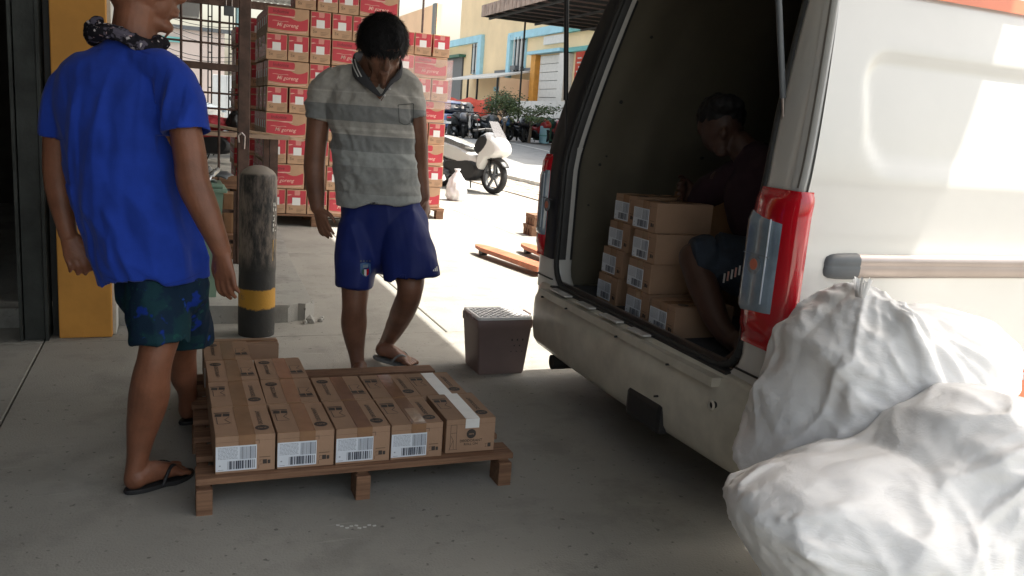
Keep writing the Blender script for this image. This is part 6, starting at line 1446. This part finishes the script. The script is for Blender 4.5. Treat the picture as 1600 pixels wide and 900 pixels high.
# ---------------------------------------------------------------- man 2 (striped polo)
p2 = Person('person', (-.665, 3.651, 0), 'man in grey striped polo and navy shorts looking down behind the pallet'); J = p2.J
def gnd(px, py): d = ray(px, py); t = -CH/d[2]; return np.array([0, 0, CH])+t*d-p2.b
b = Soft(); Y = 3.651
b.tube([J(560, 395, 3.72), J(556, 440, 3.66), J(554, 478, 3.64), J(553, 505, 3.66), J(555, 535, 3.67), J(558, 560, 3.66), J(561, 580, 3.66)], [(.082, .088), (.066, .07), (.056, .058), (.058, .062), (.045, .048), (.033, .038), (.034, .038)], n=22)
b.tube([J(628, 395, 3.74), J(640, 430, 3.64), J(640, 458, 3.62), J(630, 485, 3.72), J(618, 510, 3.82), J(606, 532, 3.93), J(598, 545, 3.98)], [(.082, .088), (.068, .07), (.056, .058), (.056, .06), (.047, .05), (.036, .04), (.034, .036)], n=22)
fh = gnd(560, 590); fh[2] = .016; fh[1] += .02; ft = fh+np.array([.03, -.235, 0]); foot(b, J(561, 578, 3.66), fh+np.array([0, .03, 0]), ft)
th_ = gnd(588, 572); tt = gnd(650, 578); th_[2] = .03; tt[2] = .016; foot(b, J(597, 545, 3.97), th_+np.array([0, 0, .03]), tt)
b.tube([J(600, 400, 3.75), J(596, 350, 3.75), J(592, 280, 3.74), J(586, 200, 3.74), J(580, 150, 3.75), J(578, 120, 3.76)], [(.14, .10), (.14, .105), (.14, .11), (.155, .11), (.17, .10), (.10, .08)], n=26)
b.tube([J(576, 135, 3.75), J(582, 110, 3.72), J(590, 85, 3.68)], [(.078, .075), (.062, .062), (.058, .062)], n=20)
hc2 = J(598, 69, 3.61); fd2 = np.array([.34, -.74, -.58]); fd2 /= np.linalg.norm(fd2); sd_ = np.array([1, .46, 0]); sd_ /= np.linalg.norm(sd_); up2 = np.cross(sd_, fd2); up2 = up2 if up2[2] > 0 else -up2
def H2(a, s_, z): return hc2+fd2*a+sd_*s_+up2*z
R2 = Matrix((sd_, fd2, up2)).transposed().to_4x4()
b.ell(hc2, (.078, .096, .105), R2); b.ell(H2(.045, 0, -.055), (.052, .056, .062), R2)
b.tube([H2(-.02, 0, -.06), H2(.03, 0, -.10), H2(.07, 0, -.12)], [(.058, .05), (.046, .034), (.026, .02)], side=sd_, n=18)
b.tube([H2(.094, 0, .02), H2(.110, 0, -.012), H2(.121, 0, -.036), H2(.104, 0, -.046)], [.009, .011, .015, .012], n=12)
for s_ in (-1, 1): b.ell(H2(.103, s_*.013, -.04), (.011, .010, .010), R2); b.ell(H2(.055, s_*.044, -.03), (.022, .032, .028), R2); b.tube([H2(.0, s_*.078, .02), H2(-.02, s_*.088, .02), H2(-.02, s_*.088, -.02), H2(.0, s_*.078, -.036)], [.006, .008, .008, .007], n=10); b.ell(H2(-.004, s_*.079, -.005), (.007, .014, .024), R2)
b.ell(H2(.100, 0, -.074), (.022, .014, .0075), R2); b.ell(H2(.097, 0, -.088), (.020, .013, .008), R2); b.ell(H2(.087, 0, .035), (.05, .02, .014), R2)
b.tube([J(512, 132, 3.75), J(499, 185, 3.75), J(494, 225, 3.74), J(491, 262, 3.73), J(493, 295, 3.70), J(496, 325, 3.66)], [(.055, .055), (.050, .05), (.048, .05), (.046, .045), (.042, .042), (.030, .030)], n=20)
b.tube([J(640, 132, 3.76), J(650, 185, 3.78), J(654, 225, 3.80), J(656, 255, 3.82), J(658, 285, 3.82), J(662, 308, 3.80)], [(.055, .055), (.046, .05), (.042, .046), (.038, .042), (.036, .038), (.028, .028)], n=20)
w_ = J(497, 328, 3.655); h_ = J(513, 376, 3.61); hand(b, w_, h_-w_, (.8, -.5, 0), (.6, .5, 0), L_=.155, curl=(.2, .3, .4, .5))
w_ = J(662, 308, 3.80); h_ = J(668, 345, 3.84); hand(b, w_, h_-w_, (-.3, -.9, 0), (-.8, .2, 0), L_=.155, curl=(.4, .45, .5, .55))
body2 = b.finish('body', [K['skin2']], p2.t, .0045, 3, skd)
# polo shirt
s = Soft(); s.tube([J(592, 320, 3.745), J(589, 290, 3.745), J(584, 245, 3.74), J(581, 200, 3.74), J(577, 160, 3.745), J(576, 135, 3.75), J(577, 118, 3.755)], [(.190, .140), (.186, .142), (.182, .138), (.186, .132), (.192, .12), (.178, .10), (.095, .08)], side=(1, 0, 0), n=36, sub=8, caps=(.1, .5))
s.tube([J(545, 122, 3.75), J(515, 135, 3.75), J(500, 158, 3.75), J(494, 186, 3.745)], [(.06, .07), (.066, .07), (.062, .064), (.060, .060)], n=22, caps=(1, .1))
s.tube([J(605, 120, 3.76), J(634, 134, 3.765), J(645, 158, 3.77), J(650, 184, 3.775)], [(.055, .07), (.060, .068), (.052, .060), (.048, .058)], n=22, caps=(1, .1))
aR = (J(500, 158, 3.75), J(494, 189, 3.745)); aL = (J(645, 158, 3.77), J(650, 187, 3.775))
def pod(p, n):
    q = Vector((p.x+.1*N3(p, (3, 3, 2), 3), p.y, p.z)); g = ridge(N3(Vector((q.x*9-q.z*7, q.y*5, q.z*11+q.x*5)), (1, 1, 1), 6)); f = ridge(N3(Vector((q.x*20+q.z*10, q.y*9, q.z*20)), (1, 1, 1), 2)); v = ridge(N3(q, (10, 8, 2.2), 9))
    return (.35+.65*sstep(.78, .90, p.z))*(.013*(g-.5)*(1-.4*sstep(1.0, 1.3, p.z))+.005*(f-.5)+.008*(v-.5)+.002*N3(p, (40, 40, 20), 1))
za = lambda py: J(580, py, 3.61)[2]
LG = (.42, .40, .365); DG = (.255, .26, .255); MG = (.34, .345, .33); LN = (.50, .48, .44); LG2 = (.41, .425, .415)
bands = [(0, LG2), (za(306), MG), (za(290), (.34, .35, .34)), (za(262), LG2), (za(258), LG2), (za(240), (.29, .30, .295)), (za(220), (.275, .28, .275)), (za(214), LN), (za(211), LG), (za(206), LN), (za(203), LG), (za(192), DG), (za(167), LG), (za(154), LN), (za(152), LG), (za(149), LN), (za(146), LG)]
bands = sorted(bands, key=lambda a: a[0])
K['polo'] = stripes('striped_polo_knit', bands, 0, 1.6, LG, DG)
HS = ((aR[1], aR[1]-aR[0], .054, .03), (aL[1], aL[1]-aL[0], .043, .03), (J(592, 326, 3.745), (0, 0, -1), .15, .03))
polo = s.finish('polo_shirt', [K['polo']], p2.t, .0065, 3, pod, hollow=HS)
bv = BVHTree.FromObject(polo, bpy.context.evaluated_depsgraph_get()) if False else None
def bvh_of(o): return BVHTree.FromPolygons([v.co[:] for v in o.data.vertices], [tuple(p.vertices) for p in o.data.polygons])
bvp = bvh_of(polo)
K['collar'] = mat('dark_collar_knit', (.05, .05, .055), .85, bump=.2, bs=300)
K['polopale'] = mat('pale_stripe_knit', (.42, .41, .39), .85)
s = Soft(); rg = []
for i in range(13):
    a = math.radians(-60+300*i/12); rg.append(J(583, 106, 3.735)+np.array([-.082*math.sin(a-math.radians(90)), .075*math.cos(a-math.radians(90)), .012-.035*math.sin(a-math.radians(90))*0]))
cpts = [J(594, 150, 3.59), J(572, 128, 3.615), J(556, 108, 3.67), J(556, 92, 3.75), J(585, 86, 3.83), J(620, 96, 3.78), J(626, 114, 3.68), J(610, 130, 3.62), J(598, 148, 3.59)]
s.tube(cpts, [(.008, .004), (.022, .006), (.030, .007), (.026, .008), (.026, .008), (.024, .008), (.018, .007), (.010, .005), (.006, .004)], side=(.0, -.35, -1), n=12, sub=5)
col_ = s.finish('collar', [K['collar']], p2.t, .004, 2); bvc = bvh_of(col_)
mb = MB(); 
for off in (0, 5): ribbon(mb, bvc, p2.b, [(549+off, 92), (553+off, 106), (560+off, 120)], 1.8, K['whitelabel'], .003)
mb.build('collar_stripe', col_)
mb = MB(); vpts = stick(bvp, p2.b, [(572, 128), (583, 126), (600, 126), (616, 124), (606, 140), (596, 158), (590, 152), (582, 142)], .004); mb.add(vpts, [tuple(range(len(vpts)))], K['skin2']); mb.build('open_neck', p2.t)
mb = MB(); ribbon(mb, bvp, p2.b, [(594, 158), (604, 144), (615, 130)], 3.2, K['polopale']); ribbon(mb, bvp, p2.b, [(592, 157), (583, 144), (572, 131)], 2.0, K['polopale']); mb.build('placket', p2.t)
for x, y in ((601, 149), (609, 139)): 
    q = stick(bvp, p2.b, [(x, y)], .006)[0]; mb = MB(); mb.cyl(Vector(q)-Vector((0, .002, 0)), Vector(q)+Vector((0, .004, 0)), .005, K['whitelabel'], n=10); mb.build('button', p2.t)
K['pocketline'] = mat('pocket_seam', (.11, .115, .11), .9)
mb = MB()
for l in ([(622, 164), (634, 163), (646, 162)], [(622, 164), (623, 180), (624, 191)], [(646, 162), (646, 178), (645, 190)], [(624, 191), (634, 195), (645, 190)]): ribbon(mb, bvp, p2.b, l, 1.3, K['pocketline'], .0025)
ribbon(mb, bvp, p2.b, [(622, 168), (634, 167), (646, 166)], 1.0, K['polopale'], .0028); mb.build('pocket', p2.t)
# shorts
s = Soft(); s.tube([J(592, 310, 3.75), J(596, 345, 3.75), J(602, 385, 3.75)], [(.178, .125), (.185, .13), (.19, .13)], n=30)
s.tube([J(562, 360, 3.73), J(558, 400, 3.69), J(556, 430, 3.665), J(555, 447, 3.66)], [(.105, .115), (.10, .108), (.086, .10), (.083, .10)], n=26, caps=(1, .1))
s.tube([J(628, 350, 3.74), J(636, 390, 3.68), J(641, 418, 3.64), J(644, 436, 3.63)], [(.115, .115), (.118, .11), (.122, .105), (.125, .105)], n=26, caps=(1, .1))
navy = s.finish('shorts', [K['navycloth']], p2.t, .0065, 3, lambda p, n: .011*(ridge(N3(p, (9, 9, 3), 14))-.5)+.004*N3(p, (20, 20, 9), 2), hollow=((J(555, 452, 3.66), (0, 0, -1), .075, .03), (J(644, 441, 3.63), (.0, 0, -1), .11, .03)))
conform(body2, ((polo, HS+((J(583, 118, 3.72), (0, -.3, 1), .085, 0),)), (navy, ((J(555, 452, 3.66), (0, 0, -1), .075, .03), (J(644, 441, 3.63), (.0, 0, -1), .11, .03)))), keep=(([J(494, 196, 3.742), J(491, 262, 3.73), J(497, 328, 3.655), J(513, 376, 3.61)], .075), ([J(651, 196, 3.785), J(656, 255, 3.82), J(662, 308, 3.8), J(668, 345, 3.84)], .05), ([J(585, 104, 3.70), J(592, 80, 3.68)], .075), ([J(554, 462, 3.65), J(553, 500, 3.66)], .07), ([J(643, 452, 3.62), J(628, 490, 3.74)], .07)))
bvn = bvh_of(navy)
def sc2(pts, lift): return stick(bvn, p2.b, pts, lift)
mb = MB(); sh = [(563, 412), (571, 410), (579, 412), (579, 426), (575, 431), (571, 433), (567, 431), (563, 426)]
mb.add(sc2(sh, .003), [tuple(range(8))], mat('crest_blue', (.06, .14, .30), .6)); mb.add(sc2([(566, 421), (569, 421), (569, 430), (566, 428)], .0045), [(0, 1, 2, 3)], K['greenbin']); mb.add(sc2([(569, 421), (572.5, 421), (572.5, 432), (569, 430)], .0045), [(0, 1, 2, 3)], K['whitelabel']); mb.add(sc2([(572.5, 421), (576, 420), (576, 428), (572.5, 432)], .0045), [(0, 1, 2, 3)], K['redlens'])
for i in range(4): x = 564+i*4.6; mb.add(sc2([(x, 406), (x+1.6, 408), (x, 409.6), (x-1.6, 408)], .003), [(0, 1, 2, 3)], K['greyplastic'])
mb.add(sc2([(567, 414), (575, 413), (575, 418), (567, 419)], .0045), [(0, 1, 2, 3)], K['lens']); mb.build('crest', navy)
mb = MB()
for i in range(3): x = 677+i*2.6; h_ = 4+i*3; mb.add(sc2([(x, 424), (x+1.8, 423.6), (x+1.3, 424-h_*.8), (x-.5, 425-h_*.8)], .003), [(0, 1, 2, 3)], K['whitelabel'])
mb.build('side_logo', navy)
def lo2(q): 
    f = q.dot(Vector(fd2)); u = q.dot(Vector(up2)); s_ = abs(q.dot(Vector(sd_)))
    return (u < -.055) or (f > .045 and u < -.004 and s_ < .062) or (f > .02 and u < -.028)
h2 = haircap(p2.t, hc2+np.array([0, -.004, .014]), (.106, .114, .112), lo2, K['hair'], (0, -.25, -.5), 5, n=6500, L_=.026)
slipper(p2.t, th_+np.array([-.012, .004, .022]), tt+np.array([.012, -.004, 0]), K['sandalgrey'])
slipper(p2.t, fh+np.array([0, .02, 0]), ft+np.array([0, -.012, 0]), K['sandalgrey'])
# ---------------------------------------------------------------- man 3 (crouching inside the van)
def iu(p): return (p[0]*ct-p[1]*st, p[0]*st+p[1]*ct, p[2])      # scene -> survey frame
b3 = iu((2.0, 2.5, .47)); p3 = Person('person', b3, 'dim man in dark clothes crouching inside the van behind the cartons'); B3 = np.array(b3)
def L3(u, v, z): return np.array(iu((u, v, z)))-B3
b = Soft()
hip = L3(2.06, 2.42, .66)
b.tube([hip, L3(1.92, 2.50, .74), L3(1.78, 2.545, .755)], [.085, .075, .058], n=20); b.tube([L3(1.77, 2.545, .765), L3(1.765, 2.44, .66), L3(1.765, 2.33, .56), L3(1.78, 2.24, .515)], [.056, .054, .042, .034], n=20)
foot(b, L3(1.78, 2.24, .535), L3(1.82, 2.22, .475), L3(1.68, 2.12, .475))
b.tube([L3(2.12, 2.30, .64), L3(1.98, 2.28, .72), L3(1.88, 2.25, .74)], [.085, .075, .058], n=18); b.tube([L3(1.88, 2.25, .74), L3(1.95, 2.22, .6), L3(2.0, 2.2, .52)], [.056, .05, .034], n=18); foot(b, L3(2.0, 2.2, .54), L3(2.06, 2.2, .475), L3(1.9, 2.12, .475))
b.tube([L3(2.12, 2.38, .66), L3(2.12, 2.44, .82), L3(2.08, 2.52, 1.0), L3(2.04, 2.58, 1.10)], [(.15, .11), (.15, .11), (.17, .10), (.08, .07)], side=iu((-.5, .8, 0)), n=24)
b.tube([L3(2.06, 2.58, 1.08), L3(2.0, 2.66, 1.18)], [.06, .056], n=16)
hc3 = L3(1.96, 2.80-.06, 1.25); b.ell(hc3, (.08, .09, .11)); b.ell(hc3+np.array([0, -.04, -.05]), (.05, .055, .06)); b.ell(hc3+np.array([-.01, -.098, -.03]), (.014, .018, .022)); b.ell(hc3+np.array([0, -.07, -.10]), (.03, .025, .02))
for s_ in (-1, 1): b.ell(hc3+np.array([s_*.08, 0, -.01]), (.01, .018, .03))
b.tube([L3(2.0, 2.74, 1.04), L3(1.98, 2.86, .95), L3(1.92, 2.88, 1.0)], [.05, .045, .034], n=16); hand(b, L3(1.92, 2.88, 1.0), (-.2, -.8, -.1), (0, 0, 1), (-.5, 0, -.5), L_=.155)
b.tube([L3(2.14, 2.40, 1.04), L3(2.10, 2.26, .9), L3(1.95, 2.24, .80)], [.05, .045, .034], n=16); hand(b, L3(1.95, 2.24, .80), (-.7, -.5, -.2), (0, 0, 1), (-.3, 0, -.8), L_=.155)
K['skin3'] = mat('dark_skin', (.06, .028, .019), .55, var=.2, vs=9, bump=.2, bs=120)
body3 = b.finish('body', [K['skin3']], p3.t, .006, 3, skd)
s = Soft(); s.tube([L3(2.13, 2.36, .66), L3(2.13, 2.42, .80), L3(2.09, 2.51, .98), L3(2.05, 2.57, 1.08), L3(2.03, 2.6, 1.13)], [(.19, .14), (.18, .14), (.20, .13), (.17, .11), (.08, .07)], side=iu((-.5, .8, 0)), n=26)
s.tube([L3(2.03, 2.66, 1.07), L3(2.0, 2.80, 1.0), L3(1.98, 2.85, .96)], [.07, .065, .06], n=18); s.tube([L3(2.12, 2.48, 1.06), L3(2.13, 2.34, 1.0), L3(2.11, 2.28, .93)], [.07, .065, .06], n=18)
s.finish('shirt', [K['maroon']], p3.t, .008, 3, pod)
s = Soft(); s.tube([L3(2.10, 2.38, .64), L3(1.96, 2.46, .735), L3(1.84, 2.51, .765), L3(1.765, 2.54, .755)], [(.12, .11), (.11, .11), (.10, .10), (.082, .085)], n=22, caps=(1, .1)); s.tube([L3(2.14, 2.32, .63), L3(2.0, 2.28, .70), L3(1.92, 2.26, .72)], [.11, .10, .085], n=22, caps=(1, .1)); s.ell(L3(2.15, 2.34, .62), (.15, .14, .12))
dn = s.finish('shorts', [K['denim']], p3.t, .008, 3, lambda p, n: .008*(ridge(N3(p, (12, 12, 12), 14))-.5))
bvd = bvh_of(dn); mb = MB()
for i in range(5):
    x = 1131+i*6; y = 436-i*3; A = stick(bvd, p3.b, [(x, y-9), (x+3, y-9), (x+1, y+6), (x-2, y+6)], .004); mb.add(A, [(0, 1, 2, 3)], K['creamprint'] if i % 2 else K['whitelabel'])
mb.build('print', dn)
s = Soft(); s.ell(hc3+np.array([0, .018, .035]), (.094, .104, .088)); s.ell(hc3+np.array([0, -.055, .075]), (.07, .05, .04))
s.finish('hair', [K['hair']], p3.t, .005, 2, lambda p, n: .006*N3(p, (45, 45, 45), 3))
print('cartons', ncart[0], 'objects', len(bpy.data.objects), 'tris', sum(len(o.data.polygons)*2 for o in bpy.data.objects if o.type == 'MESH' and o.data.users == 1))
